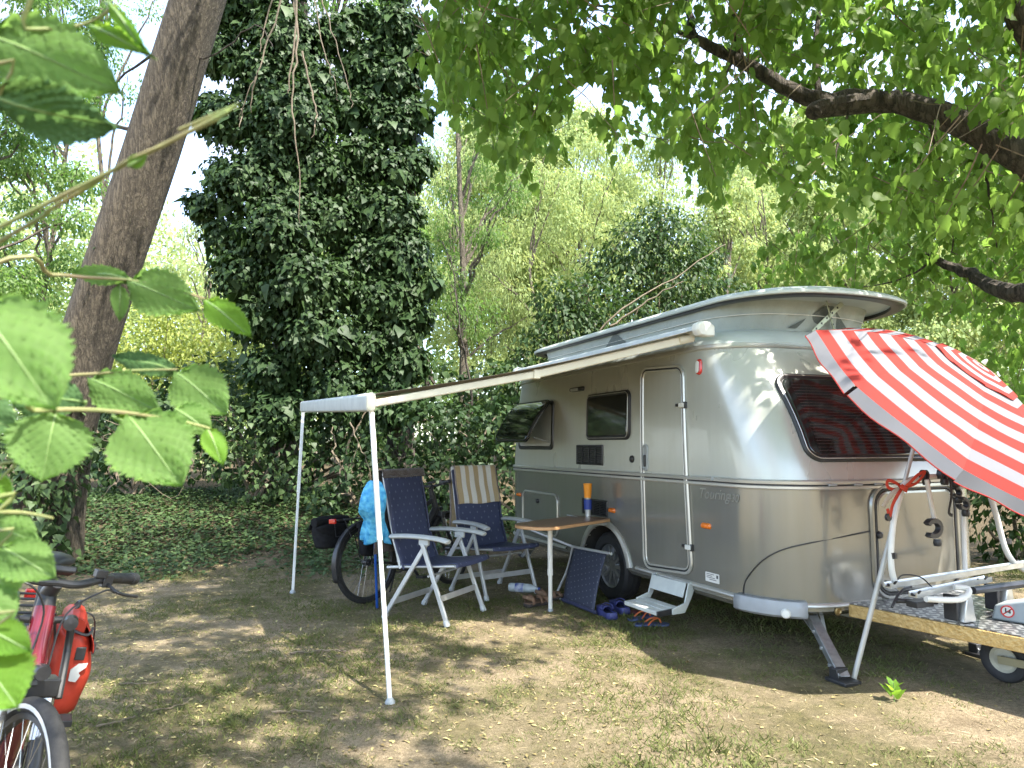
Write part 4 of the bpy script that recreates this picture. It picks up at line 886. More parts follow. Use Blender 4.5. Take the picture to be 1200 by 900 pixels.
for P_, o_s in ((sA - ex * .012, 0), (sB + ex * .022, 0)):
    mb = MB(); a_, b_, c_ = P_ + ey * ly * .55, P_ + ey * (ly + .02), P_ + ey * (ly + .10); z_ = Vector((0, 0, 1))
    q = [a_ - z_ * .035, b_ - z_ * .04, c_ + z_ * .06, c_ + ey * .04 + z_ * .13, c_ + ey * .03 + z_ * .175, c_ - ey * .03 + z_ * .165, b_ + z_ * .03, a_ + z_ * .004]
    n = len(q); mb.add([v for v in q] + [v + ex * .014 for v in q], [tuple(range(n)), tuple(range(2*n-1, n-1, -1))] + [(i_, (i_+1) % n, n + (i_+1) % n, n + i_) for i_ in range(n)], 0, False); mb.build('side_bracket', M_STEP, st, .003)
# drawbar deck, coupling cover, jockey wheel
def tread(name):
    m, t, b = new_mat(name); N = t.nodes; K = t.links
    tcn = N.new('ShaderNodeTexCoord'); b.inputs['Metallic'].default_value = .8; b.inputs['Roughness'].default_value = .36; b.inputs['Base Color'].default_value = (.5, .5, .49, 1)
    h = []
    for rot in (45, -45):
        mp = N.new('ShaderNodeMapping'); mp.inputs['Rotation'].default_value = (0, 0, rad(rot)); K.new(tcn.outputs['Object'], mp.inputs[0])
        sx = N.new('ShaderNodeSeparateXYZ'); K.new(mp.outputs[0], sx.inputs[0])
        o = []
        for ax, f in (('X', 24), ('Y', 58)):
            a = N.new('ShaderNodeMath'); a.operation = 'MULTIPLY'; a.inputs[1].default_value = f * 2; K.new(sx.outputs[ax], a.inputs[0])
            c = N.new('ShaderNodeMath'); c.operation = 'SINE'; K.new(a.outputs[0], c.inputs[0]); o.append(c)
        mu = N.new('ShaderNodeMath'); mu.operation = 'MULTIPLY'; K.new(o[0].outputs[0], mu.inputs[0]); K.new(o[1].outputs[0], mu.inputs[1])
        g = N.new('ShaderNodeMath'); g.operation = 'GREATER_THAN'; g.inputs[1].default_value = .45; K.new(mu.outputs[0], g.inputs[0]); h.append(g)
    ad = N.new('ShaderNodeMath'); ad.operation = 'MAXIMUM'; K.new(h[0].outputs[0], ad.inputs[0]); K.new(h[1].outputs[0], ad.inputs[1])
    bp = N.new('ShaderNodeBump'); bp.inputs['Strength'].default_value = 1; bp.inputs['Distance'].default_value = .03; K.new(ad.outputs[0], bp.inputs['Height']); K.new(bp.outputs[0], b.inputs['Normal'])
    r = N.new('ShaderNodeValToRGB'); r.color_ramp.elements[0].color = (.20, .20, .20, 1); r.color_ramp.elements[1].color = (.62, .62, .6, 1); K.new(ad.outputs[0], r.inputs['Fac']); K.new(r.outputs[0], b.inputs['Base Color'])  # raised bars lighter, plate darker: relief shading put into the colour
    return m
M_TREAD = tread('chequer_plate'); 
M_TAN = pm('sand_reflection_edge', (.62, .43, .17), (.50, .33, .12), .4, .35, 28, .6, 45)  # tan is the sunlit sand's reflection, put into the plate's colour
d0 = cl(gp(1030, 713, .385)); d1 = cl(gp(1200, 746, .385)); d1 = d0 + (d1 - d0) * 1.55; d0 = d0 - (d1 - d0).normalized() * (d0.x - 2.24)
out = [(d0.x, d0.y), (d1.x, d1.y), (d1.x, -d1.y), (2.24, .47)]
mb = MB(); mb.prism(out, .006, Matrix.Translation((0, 0, .379))); dk = mb.build('drawbar_deck', M_TREAD, van)
mb = MB(); a, b = Vector((d0.x + .012, d0.y + .0, .338)), Vector((d1.x, d1.y, .338)); mb.bar(a, b, .016, .078); e = mb.build('deck_edge', M_TAN, dk, .004)
mb = MB(); mb.bar(Vector((2.24, .47, .338)), Vector((d1.x, -d1.y, .338)), .016, .078); mb.build('deck_edge', M_TAN, dk, .004)
for sy in (-1, 1):
    mb = MB(); mb.bar((2.0, sy * .36, .29), (3.6, sy * .06, .30), .05, .09); mb.build('drawbar', M_GALV, van, .006)
jw = cl(gp(1180, 800, 0)); jx, jy = jw.x, jw.y
Mj = Matrix.Translation((jx, jy, .135)) @ Matrix.Rotation(rad(90), 4, 'X') @ Matrix.Rotation(rad(8), 4, 'Y')
mb = MB(); mb.lathe([(.075, -.03), (.1, -.04), (.122, -.036), (.132, -.018), (.134, 0), (.132, .018), (.122, .036), (.1, .04), (.075, .03)], 32, Mj, 0, True); j = mb.build('jockey_wheel', M_BLK, van)
mb = MB(); mb.lathe([(0, .045), (.02, .045), (.024, .02), (.06, .012), (.078, .03), (.08, -.03), (0, -.03)], 24, Mj); mb.build('rim', pm('cream_rim', (.62, .6, .48), None, .45), j)
mb = MB(); mb.bar((jx - .01, jy - .055, .135), (jx + .30, jy - .06, .16), .008, .045, m=0); mb.bar((jx - .01, jy + .055, .135), (jx + .30, jy + .05, .16), .008, .045); mb.tube([(jx + .3, jy, .1), (jx + .3, jy, .55)], .024, 12); mb.build('fork_arm', pm('zinc_yellow', (.55, .5, .32), None, .4, .6), j, .002)
mb = MB(); mb.tube(catmull([(jx - .05, jy, .28), (jx + .04, jy, .305), (jx + .16, jy, .29), (jx + .3, jy, .24)], 5), [.02, .03, .04, .045, .045, .045, .045, .045, .045, .045, .045, .045, .045, .045, .045, .04], 10); mb.build('mudguard', M_BPL, j)
a = cl(gp(1166, 722, .385)); b = Vector((a.x + .42, a.y + .12, .385))
M_COV = pm('cover_grey', (.33, .37, .38), (.28, .32, .33), .5, 0, 8)
mb = MB(); q = [(0, 0), (.5, 0), (.5, .16), (.24, .155), (.02, .085)]
dirx = (b - a).normalized(); Mx = frame(dirx, (0, -1, 0), a + Vector((0, .05, .002))); 
if (Mx.to_3x3() @ Vector((0, 1, 0))).z < 0: q = [(x, -y) for x, y in q]
mb.prism(q, .16, Matrix.Translation((0, 0, 0)) @ Mx); cv = mb.build('coupling_cover', M_COV, van, .012)
mb = MB(); sx = 1 if (Mx.to_3x3() @ Vector((0, 1, 0))).z > 0 else -1
Ms = Mx @ Matrix.Translation((.085, .058 * sx, .163)); 
for r0, r1, mi in ((.027, .034, 0),): mb.lathe([(r0, 0), (r0, .002), (r1, .002), (r1, 0)], 28, Ms, 0, True)
mb.box(Ms @ Vector((0, 0, .0012)), (.054, .006, .002), Ms.to_3x3() @ Matrix.Rotation(rad(40), 3, 'Z')); sg = mb.build('no_step_sign', pm('sign_red', (.6, .04, .04), None, .4), cv)
mb = MB(); mb.lathe([(0, .0008), (.0335, .0008), (.0335, 0)], 28, Ms); mb.build('sign_face', M_WPL, sg)
mb = MB(); mb.box(Ms @ Vector((-.008, .006 * sx, .0018)), (.006, .026, .0012), Ms.to_3x3()); mb.box(Ms @ Vector((.006, -.002 * sx, .0018)), (.02, .006, .0012), Ms.to_3x3()); mb.box(Ms @ Vector((.012, .002 * sx, .0018)), (.006, .022, .0012), Ms.to_3x3()); mb.build('pictogram', M_BPL, sg)

# ================================================================== AWNING
aw = thing('awning', 'grey roll-out awning on white legs along the side of the silver caravan', 'awning', mat=MC)
M_FAB = leaf_mat('awning_fabric', (.30, .27, .22), (.33, .30, .25), (.26, .22, .16), .2, .8, .2)
M_CREAM = pm('cream_paint', (.72, .68, .54), (.64, .60, .48), .4, 0, 6)
M_RAIL = pm('rail_grey', (.60, .63, .62), (.5, .53, .53), .42, .1, 8)
nb = cl(gp(457, 825)); fb = cl(gp(343, 695))
def aty(px, py, y):   # ray meets the plane local y
    d = MCI.to_3x3() @ ray(px, py); o = MCI @ CAMP; return o + d * ((y - o.y) / d.y)
yo = -3.33
rn = aty(434, 470, yo); rf = aty(356, 476, yo)
nT = aty(435, 486, yo + .02); fT = aty(355, 487, yo + .02)
cN = Vector((1.47, -1.03, 2.235)); cF = Vector((-1.72, -1.03, 2.22))
mb = MB()
def fabp(u, v):   # u along, v from case to rail
    a = cF.lerp(cN, u); b = Vector((rf.x, rf.y, rf.z + .045)).lerp(Vector((rn.x, rn.y, rn.z + .045)), u); p = a.lerp(b, v)
    p.z -= .07 * math.sin(math.pi * v) * (.6 + .4 * math.sin(math.pi * u)); return p
mb.grid(lambda u, v: fabp(u, v), 24, 20); mb.build('awning_fabric', M_FAB, aw, solid=.002)
mb = MB(); ax = (rn - rf).normalized(); prof = [(.02, .05), (.034, .035), (.034, -.045), (.026, -.062), (.0, -.072), (-.02, -.06), (-.03, .0), (-.022, .045), (0, .055)]
e0, e1 = rf - ax * .02, rn + ax * .03
mb.rings([[e + Vector((0, -y * 1.0, z)) for y, z in prof] for e in (e0, e1)], fill0=True, fill1=True); rl = mb.build('front_rail', M_RAIL, aw, .004)
for e, s_ in ((e1, 1), (e0, -1)):
    mb = MB(); mb.rings([[e + ax * s_ * o + Vector((0, -y * k, z * k)) for y, z in prof] for o, k in ((.001, 1.04), (.02, 1.04), (.03, .9))], fill0=True, fill1=True); mb.build('rail_end_cap', M_CREAM, rl)
for b_, t_ in ((nb, nT), (fb, fT)):
    t_ = Vector((t_.x, t_.y, t_.z + .05)); mid = b_.lerp(t_, .52); mb = MB(); mb.bar(mid - (t_ - b_).normalized() * .05, t_, .032, .026, (1, 0, 0)); lg = mb.build('leg', M_WTUBE, aw, .004)
    mb = MB(); mb.bar(b_, mid, .024, .02, (1, 0, 0)); mb.build('inner_tube', M_WTUBE, lg, .003)
    mb = MB(); mb.lathe([(0, 0), (.028, 0), (.028, .012), (.016, .03), (0, .03)], 14, Matrix.Translation(b_)); mb.build('foot', M_GREY, lg)
for a_, b_ in ((cN + Vector((-.10, .02, -.05)), rn + Vector((-.02, .03, -.015))), (cF + Vector((.1, .02, -.05)), rf + Vector((.03, .03, -.015)))):
    mb = MB(); md_ = a_.lerp(b_, .52) + Vector((0, 0, -.03)); mb.bar(a_, md_, .035, .058); mb.bar(md_, b_, .032, .052); ar = mb.build('rafter_arm', M_CREAM, aw, .008)
    mb = MB(); mb.box(md_, (.05, .05, .065)); mb.build('arm_joint', M_CREAM, ar, .006); mb = MB(); mb.tube([a_ + Vector((0, 0, 0)), a_ + (b_ - a_).normalized() * .12], .034, 10); mb.build('arm_joint', M_CREAM, ar, .006)
mb = MB(); cs = [(.05, .02), (.02, .042), (-.03, .042), (-.06, .025), (-.064, -.005), (-.045, -.03), (0, -.036), (.05, -.03)]
mb.rings([[Vector((x, -1.0 + y, 2.225 + z)) for y, z in cs] for x in (-1.78, 1.46)], fill0=True, fill1=True); ca = mb.build('awning_case', M_RAIL, aw, .005)
for x, s_ in ((1.462, 1), (-1.782, -1)):
    mb = MB(); mb.rings([[Vector((x + s_ * o, -1.0 + y * k, 2.225 + z * k)) for y, z in cs] for o, k in ((0, 1.45), (.05, 1.5), (.07, 1.25))], fill0=True, fill1=True); mb.build('case_end_cap', M_WPL, ca, .005)

# ================================================================== CAMP FURNITURE
M_BLUE = None
def textilene(name, c, dot):
    m, t, b = new_mat(name); N = t.nodes; K = t.links; tcn = N.new('ShaderNodeTexCoord'); sx = N.new('ShaderNodeSeparateXYZ'); K.new(tcn.outputs['Object'], sx.inputs[0])
    ad = N.new('ShaderNodeMath'); ad.operation = 'ADD'; K.new(sx.outputs['X'], ad.inputs[0]); K.new(sx.outputs['Z'], ad.inputs[1])
    o = []
    for src, f in ((sx.outputs['Y'], 2 * math.pi / .085), (ad.outputs[0], 2 * math.pi / .085)):
        mu = N.new('ShaderNodeMath'); mu.operation = 'MULTIPLY'; mu.inputs[1].default_value = f; K.new(src, mu.inputs[0]); s_ = N.new('ShaderNodeMath'); s_.operation = 'SINE'; K.new(mu.outputs[0], s_.inputs[0]); o.append(s_)
    p = N.new('ShaderNodeMath'); p.operation = 'MULTIPLY'; K.new(o[0].outputs[0], p.inputs[0]); K.new(o[1].outputs[0], p.inputs[1])
    g = N.new('ShaderNodeMath'); g.operation = 'GREATER_THAN'; g.inputs[1].default_value = .86; K.new(p.outputs[0], g.inputs[0])
    n1 = N.new('ShaderNodeTexNoise'); n1.inputs['Scale'].default_value = 5; K.new(tcn.outputs['Object'], n1.inputs['Vector'])
    r = N.new('ShaderNodeValToRGB'); r.color_ramp.elements[0].color = (*[v * .8 for v in c], 1); r.color_ramp.elements[1].color = (*[v * 1.25 for v in c], 1); K.new(n1.outputs['Fac'], r.inputs['Fac'])
    x = N.new('ShaderNodeMix'); x.data_type = 'RGBA'; K.new(g.outputs[0], x.inputs['Factor']); K.new(r.outputs[0], x.inputs['A']); x.inputs['B'].default_value = (*dot, 1); K.new(x.outputs['Result'], b.inputs['Base Color'])
    w = N.new('ShaderNodeTexNoise'); w.inputs['Scale'].default_value = 300; K.new(tcn.outputs['Object'], w.inputs['Vector']); bp = N.new('ShaderNodeBump'); bp.inputs['Strength'].default_value = .3; bp.inputs['Distance'].default_value = .002
    K.new(w.outputs['Fac'], bp.inputs['Height']); K.new(bp.outputs[0], b.inputs['Normal']); b.inputs['Roughness'].default_value = .6
    return m
M_BLUE = textilene('blue_textile', (.040, .050, .105), (.12, .145, .21))
M_BLUEP = pm('navy_binding', (.03, .035, .08), (.04, .045, .09), .6, 0, 30)
M_CHAIR = pm('chair_alloy', (.60, .61, .60), (.5, .51, .5), .38, .45, 10)
M_ARM = pm('armrest_grey', (.50, .52, .51), (.42, .44, .43), .5, 0, 9)
def sx_cloth(mb, path, y0, y1, nu=10, sag=.0, m=0):
    P = catmull(path, 5); n = len(P) - 1
    def f(u, v):
        p = P[min(int(round(v * n)), n)]; return (p.x, y0 + (y1 - y0) * u, p.z - sag * math.sin(math.pi * u))
    mb.grid(f, nu, n, m)
BK0, BK1 = Vector((-.15, 0, .43)), Vector((-.335, 0, 1.14))
def make_chair(label):
    t = thing('folding_chair', label, 'chair', group='reclining camping chairs by the table')
    for sy in (-1, 1):
        y = .285 * sy
        for nm, a, b in (('leg', (.30, y, .0), (.055, y * .97, .615)), ('leg', (-.30, y, .0), (.085, y * .90, .615))):
            mb = MB(); mb.bar((a[0] * .985, a[1], .02), b, .036, .022, (0, 1, 0)); lg = mb.build(nm, M_CHAIR, t, .005)
            mb = MB(); d = (Vector(b) - Vector(a)).normalized(); mb.lathe([(0, -.004), (.022, -.002), (.026, .012), (.022, .045), (0, .045)], 12, zalong(d, Vector(a) + Vector((0, 0, .006)))); mb.build('foot_cap', M_ARM, lg)
        mb = MB(); P = catmull([(-.25, y, .652), (-.1, y, .668), (.08, y, .668), (.22, y, .655), (.31, y, .632)], 5)
        mb.tube(P, [.016] + [.028] * (len(P) - 2) + [.020], 10, squash=((0, 0, 1), 1.35)); a_ = mb.build('armrest', M_ARM, t)
        for v in a_.data.vertices: v.co.z = .655 + (v.co.z - .655) * .72
        mb = MB(); mb.box((.07, y * .95, .625), (.09, .03, .05)); mb.build('hinge', M_ARM, a_, .006)
        mb = MB(); mb.tube([(-.30, y * .86, .40), (-.15, y * .86, .415), (.34, y * .86, .455)], .012, 10); mb.build('seat_rail', M_CHAIR, t)
        mb = MB(); mb.tube([BK0 + Vector((-.02, y * .88, -.03)), BK0.lerp(BK1, .5) + Vector((-.036, y * .88, 0)), BK1 + Vector((-.018, y * .88, .0))], .011, 10); mb.tube([BK1 + Vector((-.016, y * .88, .0)), BK1 + Vector((-.006, y * .88, .035))], .0150, 10); r_ = mb.build('back_rail', M_CHAIR, t)
        mb = MB(); mb.tube([(-.24, y * .93, .645), (-.2, y * .9, .52), (-.15, y * .88, .43)], .009, 8); mb.build('link', M_CHAIR, r_)
    mb = MB(); mb.bar((.222, -.28, .20), (.222, .28, .20), .012, .046); mb.build('front_stretcher', M_CHAIR, t, .003)
    mb = MB(); mb.bar((-.235, -.28, .135), (-.235, .28, .135), .012, .046); mb.build('rear_stretcher', M_CHAIR, t, .003)
    mb = MB(); mb.tube([(.345, -.25, .452), (.345, .25, .452)], .011, 8); mb.tube([(.10, -.255, .36), (.10, .255, .36)], .009, 8); mb.build('cross_tube', M_CHAIR, t)
    mb = MB(); sx_cloth(mb, [(-.16, 0, .438), (0, 0, .436), (.2, 0, .455), (.33, 0, .476), (.358, 0, .468), (.362, 0, .445)], -.262, .262, 12, .010); mb.build('seat', M_BLUE, t, solid=.006)
    mb = MB(); d = BK1 - BK0; sx_cloth(mb, [BK0 + Vector((.02, 0, -.03)), BK0.lerp(BK1, .3) + Vector((-.022, 0, 0)), BK0.lerp(BK1, .65) + Vector((-.008, 0, 0)), BK1 + Vector((-.002, 0, 0.01))], -.262, .262, 12, 0); bk = mb.build('backrest', M_BLUE, t, solid=.006)
    mb = MB()
    for y in (-.262, .262): mb.tube(catmull([BK0 + Vector((.022, y, -.03)), BK0.lerp(BK1, .3) + Vector((-.02, y, 0)), BK0.lerp(BK1, .65) + Vector((-.006, y, 0)), BK1 + Vector((0, y, 0))], 4), .008, 6)
    mb.build('binding', M_BLUEP, bk)
    return t
def copy_tree(o, parent=None):
    c = o.copy(); COL.objects.link(c); c.parent = parent
    for ch in [x for x in bpy.data.objects if x.parent == o]: copy_tree(ch, c)
    return c
chA = make_chair('blue reclining folding chair with brown towel over its back, beside the bicycle')
MA = Matrix.Translation((-.632, 5.94, 0)) @ Rz(math.atan2(-.45, .89)); chA.matrix_world = MA
chB = copy_tree(chA); chB['label'] = 'blue folding chair with striped towel over its back, nearest the caravan rear'
MBc = Matrix.Translation((-.175, 6.85, 0)) @ Rz(math.atan2(-.80, .60)); chB.matrix_world = MBc
def towel(name, label, M, front, back, w, mats, rows, stripes=None, thick=.008, skew=0):
    d = (BK1 - BK0).normalized(); t = thing(name, label, 'towel', mat=M); mb = MB(); o = Vector((.016, 0, .0))
    path = []
    for k in range(7): path.append(BK1 - d * front * (1 - k / 6) + o + Vector((.004 * math.sin(k * 1.4), 0, 0)))
    path += [BK1 + Vector((.008, 0, .038)), BK1 + Vector((-.02, 0, .042))]
    for k in range(9): path.append(BK1 + Vector((-.045 - .012 * math.sin(k * .9), 0, .02 - back * k / 8)))
    P = catmull(path, 3); n = len(P) - 1; nu = 36
    def f(u, v):
        i = min(int(round(v * n)), n); p = P[i]; y = -w/2 + w * u; wv = .010 * math.sin(u * 13 + v * 2) * (v > .5) + .003 * math.sin(u * 23 + v * 9)
        return (p.x - wv, y + skew * v * .02, p.z + (.006 * math.sin(u * 9) if i in (0, n) else 0))
    mb.grid(f, nu, n); 
    if stripes: mb.m = [stripes(( (i % nu) + .5) / nu) for i in range(len(mb.f))]
    mb.build('cloth', mats, t, solid=thick); return t
M_BRN = pm('brown_terry', (.075, .052, .04), (.055, .038, .03), .95, 0, 120, .6, 220, sheen=.3)
M_BEI = pm('beige_stripe', (.52, .40, .23), (.46, .35, .19), .95, 0, 120, .5, 220, sheen=.3)
M_CRE = pm('cream_stripe', (.80, .78, .71), (.72, .70, .63), .95, 0, 120, .5, 220, sheen=.3)
M_TAU = pm('taupe_border', (.30, .25, .22), (.26, .21, .18), .95, 0, 120, .5, 220, sheen=.3)
towel('towel', 'dark brown towel draped over the back of the chair beside the bicycle', MA, .02, .66, .60, [M_BRN], 1)
towel('towel', 'beige and white striped towel draped over the chair nearest the caravan', MBc, .33, .60, .50, [M_BEI, M_CRE, M_TAU], 1, lambda u: 2 if u < .03 or u > .97 else (0 if int((u - .03) / .94 * 9) % 2 == 0 else 1))
# leg rest leaning by the wheel
lrM = Matrix.Identity(4); BL, BR, TL, TR = gp(660, 703, .035), gp(696, 717, .035), at(673, 641, 6.62), at(711, 648, 6.12)
lr = thing('leg_rest', 'blue fabric leg rest with bent tube frame leaning by the caravan wheel', 'leg rest', tuple((BL + BR) / 2 - Vector((0, 0, .035)))); b0 = lr.location.copy()
mb = MB(); mb.grid(lambda u, v: BL.lerp(BR, u).lerp(TL.lerp(TR, u), v) - b0 + Vector((-.012, 0, 0)) * math.sin(math.pi * v), 10, 12); mb.build('fabric', textilene('blue_textile_rest', (.030, .036, .062), (.13, .14, .16)), lr, solid=.006)
mb = MB(); e = (TR - TL).normalized(); mb.tube([TL - b0 - e * .03, TR - b0 + e * .07], .013, 10); mb.build('top_tube', M_CHAIR, lr)
mb = MB(); mb.tube([BL - b0 - e * .02, BR - b0 + e * .02], .015, 10); mb.build('bottom_tube', M_BLUEP, lr)
mb = MB(); mb.tube(catmull([TL - b0 - e * .03, at(668, 655, 6.68) - b0, at(663, 672, 6.72) - b0, at(653, 694, 6.75) - b0, at(652, 700, 6.72) - b0, BL - b0 - e * .02], 5), .011, 10); mb.build('bent_tube', M_CHAIR, lr)
mb = MB(); mb.tube([TL - b0 - e * .03, at(640, 628, 6.8) - b0, at(617, 619, 6.9) - b0], .012, 10); mb.build('hook_arm', M_CHAIR, lr)
# table
TZ = .75
qa, qb, qc, qd = [gp(px, py, TZ) for px, py in ((713, 608), (646, 618), (611, 611), (668, 602))]
M_WOOD = pm('wood_laminate', (.22, .13, .075), (.14, .08, .045), .35, 0, 3, .05, 30, stretch=(1, 14, 1))
M_WEDGE = pm('wood_edge', (.50, .29, .14), (.40, .22, .10), .4, 0, 4, .05)
wl = cl(qa); ol = cl(qb)
ax_ = (ol - wl); ang = math.atan2(ax_.y, ax_.x); Lx = ax_.length
tcen = MC @ ((wl + ol) / 2)
tb_ = thing('camping_table', 'wooden topped camping table with one white leg against the caravan side', 'table', mat=Matrix.Translation((tcen.x, tcen.y, 0)) @ Rz(ang + CA))
wd = .40; LL = Lx + .12
# local x from caravan outwards, table lies on the rear side of its front edge
sgn = 1 if (Rz(-(ang + CA)) @ (qd - qa)).y > 0 else -1
o = []
for cx, cy_, a0, r in ((LL/2 - .16, .16, -90, .16), (LL/2 - .16, wd - .16, 0, .16)):
    for k in range(9): a = rad(a0 + 90 * k / 8); o.append((cx + r * math.cos(a), cy_ + r * math.sin(a)))
o += [(-LL/2 + .03, wd), (-LL/2, wd - .03), (-LL/2, .03), (-LL/2 + .03, 0)]
o = [(x, y * sgn) for x, y in o]; o = o if sgn > 0 else o[::-1]
mb = MB(); mb.prism(o, .024, Matrix.Translation((0, 0, TZ - .028))); mb.build('edge_band', M_WEDGE, tb_, .004)
mb = MB(); mb.prism([(x * .996, y * .996 + .001 * sgn) for x, y in o], .006, Matrix.Translation((0, 0, TZ - .0045))); mb.build('tabletop', M_WOOD, tb_, .003)
lp = tb_.matrix_world.inverted() @ gp(645, 717, 0); 
mb = MB(); mb.tube([(lp.x, lp.y, TZ - .03), (lp.x, lp.y, .34)], .0215, 14); lg = mb.build('leg', M_WTUBE, tb_)
mb = MB(); mb.tube([(lp.x, lp.y, .36), (lp.x, lp.y, .012)], .0175, 14); mb.tube([(lp.x, lp.y, .30), (lp.x, lp.y, .35)], .024, 14); mb.build('inner_tube', M_WTUBE, lg)
mb = MB(); mb.lathe([(0, 0), (.022, 0), (.022, .02), (.017, .03)], 12, Matrix.Translation((lp.x, lp.y, 0))); mb.build('foot', M_GREY, lg)
mb = MB(); mb.box((-LL/2 + .05, wd/2 * sgn, TZ - .045), (.07, wd * .8, .03)); mb.build('wall_bracket', M_GREY, tb_, .005)
# tumblers
def tumbler(label, px, py, prof, mat, z0, rim=None):
    p = gp(px, py, TZ + .002); t = thing('tumbler', label, 'cup', (p.x, p.y, TZ + .0016 + z0), 0, 'stacked drinking tumblers'); mb = MB(); mb.lathe(prof, 24); mb.build('cup', mat, t); 
    if rim: mb = MB(); mb.lathe(rim, 24); mb.build('steel_band', M_ALU, t)
    return t
pB = [(0, .0), (.026, 0), (.028, .03), (.031, .07), (.034, .145), (.031, .145), (.028, .07), (.025, .01), (0, .008)]
tumbler('blue tumbler with a steel foot standing on the wooden table', 689, 605, [(0, .062), (.033, .062), (.034, .075), (.036, .15), (.033, .15), (.03, .08), (0, .075)], pm('blue_cup', (.025, .05, .25), (.03, .06, .3), .35), 0, [(0, 0), (.026, 0), (.027, .04), (.030, .062), (0, .062)])
tumbler('orange tumbler stacked upright inside the blue one', 689, 605, [(0, .015), (.031, .015), (.032, .03), (.040, .14), (.038, .142), (.030, .03), (0, .03)], pm('orange_cup', (.85, .30, .02), (.8, .26, .02), .35), .1505, [(0, 0), (.028, 0), (.031, .012), (.031, .015), (0, .015)])
p = gp(668, 605, TZ); t = thing('folding_knife', 'small steel knife lying near the back edge of the table', 'knife', (p.x, p.y, TZ + .002), CA); mb = MB(); mb.box((0, 0, .005), (.11, .012, .008)); mb.build('handle', M_GREY, t, .002); mb = MB(); mb.prism([(.055, -.007), (.11, -.005), (.135, .004), (.055, .006)], .0025, Matrix.Translation((0, 0, .004))); mb.build('blade', M_ALU, t)
# bottle on the ground
M_PET = pm('clear_plastic', (.55, .60, .60), (.45, .5, .5), .12, 0, 20, .2, 30, coat=.5)
p0, p1 = gp(597, 688, .045), gp(627, 690, .045); d = (p1 - p0).normalized(); t = thing('plastic_bottle', 'clear plastic bottle with blue and white label lying on the ground', 'bottle', (p0.x, p0.y, 0)); Mz = zalong(d, (0, 0, .046))
mb = MB(); mb.lathe([(0, 0), (.036, .0), (.042, .012), (.042, .05), (.039, .055), (.042, .06), (.042, .15), (.039, .155), (.042, .16), (.040, .21), (.026, .26), (.014, .275), (.014, .29)], 20, Mz); mb.build('body', M_PET, t)
mb = MB(); mb.lathe([(.0428, .064), (.0432, .064), (.0432, .146), (.0428, .146)], 20, Mz); l_ = mb.build('label', pm('label_blue', (.03, .06, .32), (.6, .62, .65), .4, 0, 18), t)
mb = MB(); mb.lathe([(0, .302), (.016, .302), (.016, .286), (0, .286)], 14, Mz); mb.build('cap', pm('cap_blue', (.04, .08, .4), None, .4), t)
# shoes
def outline_shoe(L_, W_):
    return [(0, -.30*W_), (.12*L_, -.42*W_), (.4*L_, -.34*W_), (.7*L_, -.5*W_), (.9*L_, -.42*W_), (1.0*L_, -.08*W_), (.97*L_, .22*W_), (.8*L_, .46*W_), (.5*L_, .38*W_), (.15*L_, .42*W_), (0, .3*W_), (-.03*L_, 0)]
def loop2(o, n=4): P = catmull([(x, y, 0) for x, y in o] + [(o[0][0], o[0][1], 0)], n)[:-1]; return [(p.x, p.y) for p in P]
def mir(o, f): return [(x, -y) for x, y in o][::-1] if f else o
def clog(label, p, a, left):   # local origin at the heel, x towards the toe
    t = thing('clog', label, 'clog', (p.x, p.y, gz(p.x, p.y) + .004), a, 'pair of blue clogs'); o = mir(loop2(outline_shoe(.28, .115)), left); mb = MB()
    def ring(k, z, toe=0, heel=0): return [(.14 + (x - .14) * k, y * k, z + toe * max(0, (x - .12) / .16) + heel * max(0, (.06 - x) / .06)) for x, y in o]
    mb.rings([ring(.95, 0), ring(1, .012), ring(1.0, .028), ring(.985, .038, .006, .004), ring(.95, .046, .012, .008), ring(.90, .046, .012, .008), ring(.87, .035)], 0, True, False); b = mb.build('shell', M_CROC, t, angle=60)
    mb = MB(); ys = [(x, y) for x, y in o if x > .125]; yl = lambda x: max([abs(q[1]) for q in o if abs(q[0] - x) < .012] or [.02])
    def up(u, v):
        x = .118 + .155 * v; w = .93 * yl(min(x, .268)) * (1 if v < .9 else 1 - (v - .9) * 4); s = 2 * u - 1; return (x, s * w, .050 + .006 * v + (.034 * (1 - .62 * v)) * math.sqrt(max(0, 1 - s * s)))
    mb.grid(up, 12, 10); mb.build('upper', M_CROC, b, solid=.006)
    mb = MB(); mb.tube(catmull([(.12, -.05, .058), (.14, -.045, .085), (.155, -.02, .098), (.158, 0, .10), (.155, .02, .098), (.14, .045, .085), (.12, .05, .058)], 5), .006, 6, squash=((0, 0, 1), .5)); mb.build('heel_strap', M_CROC, b)
    mb = MB(); mb.prism([(.14 + (x - .14) * .87, y * .86) for x, y in o], .004, Matrix.Translation((0, 0, .032))); mb.build('insole', pm('navy_insole', (.02, .022, .06), None, .8), b)
M_CROC = pm('blue_foam', (.05, .058, .20), (.04, .046, .16), .55, 0, 20, .05)
c0 = gp(694, 714, 0); c1 = gp(718, 722, 0); clog('blue clog standing nearest the leg rest', gp(719, 727), math.atan2(*((gp(694, 712) - gp(719, 727)).yx)), True); clog('blue clog standing beside the entrance step', gp(734, 721), math.atan2(*((gp(711, 708) - gp(734, 721)).yx)), False)
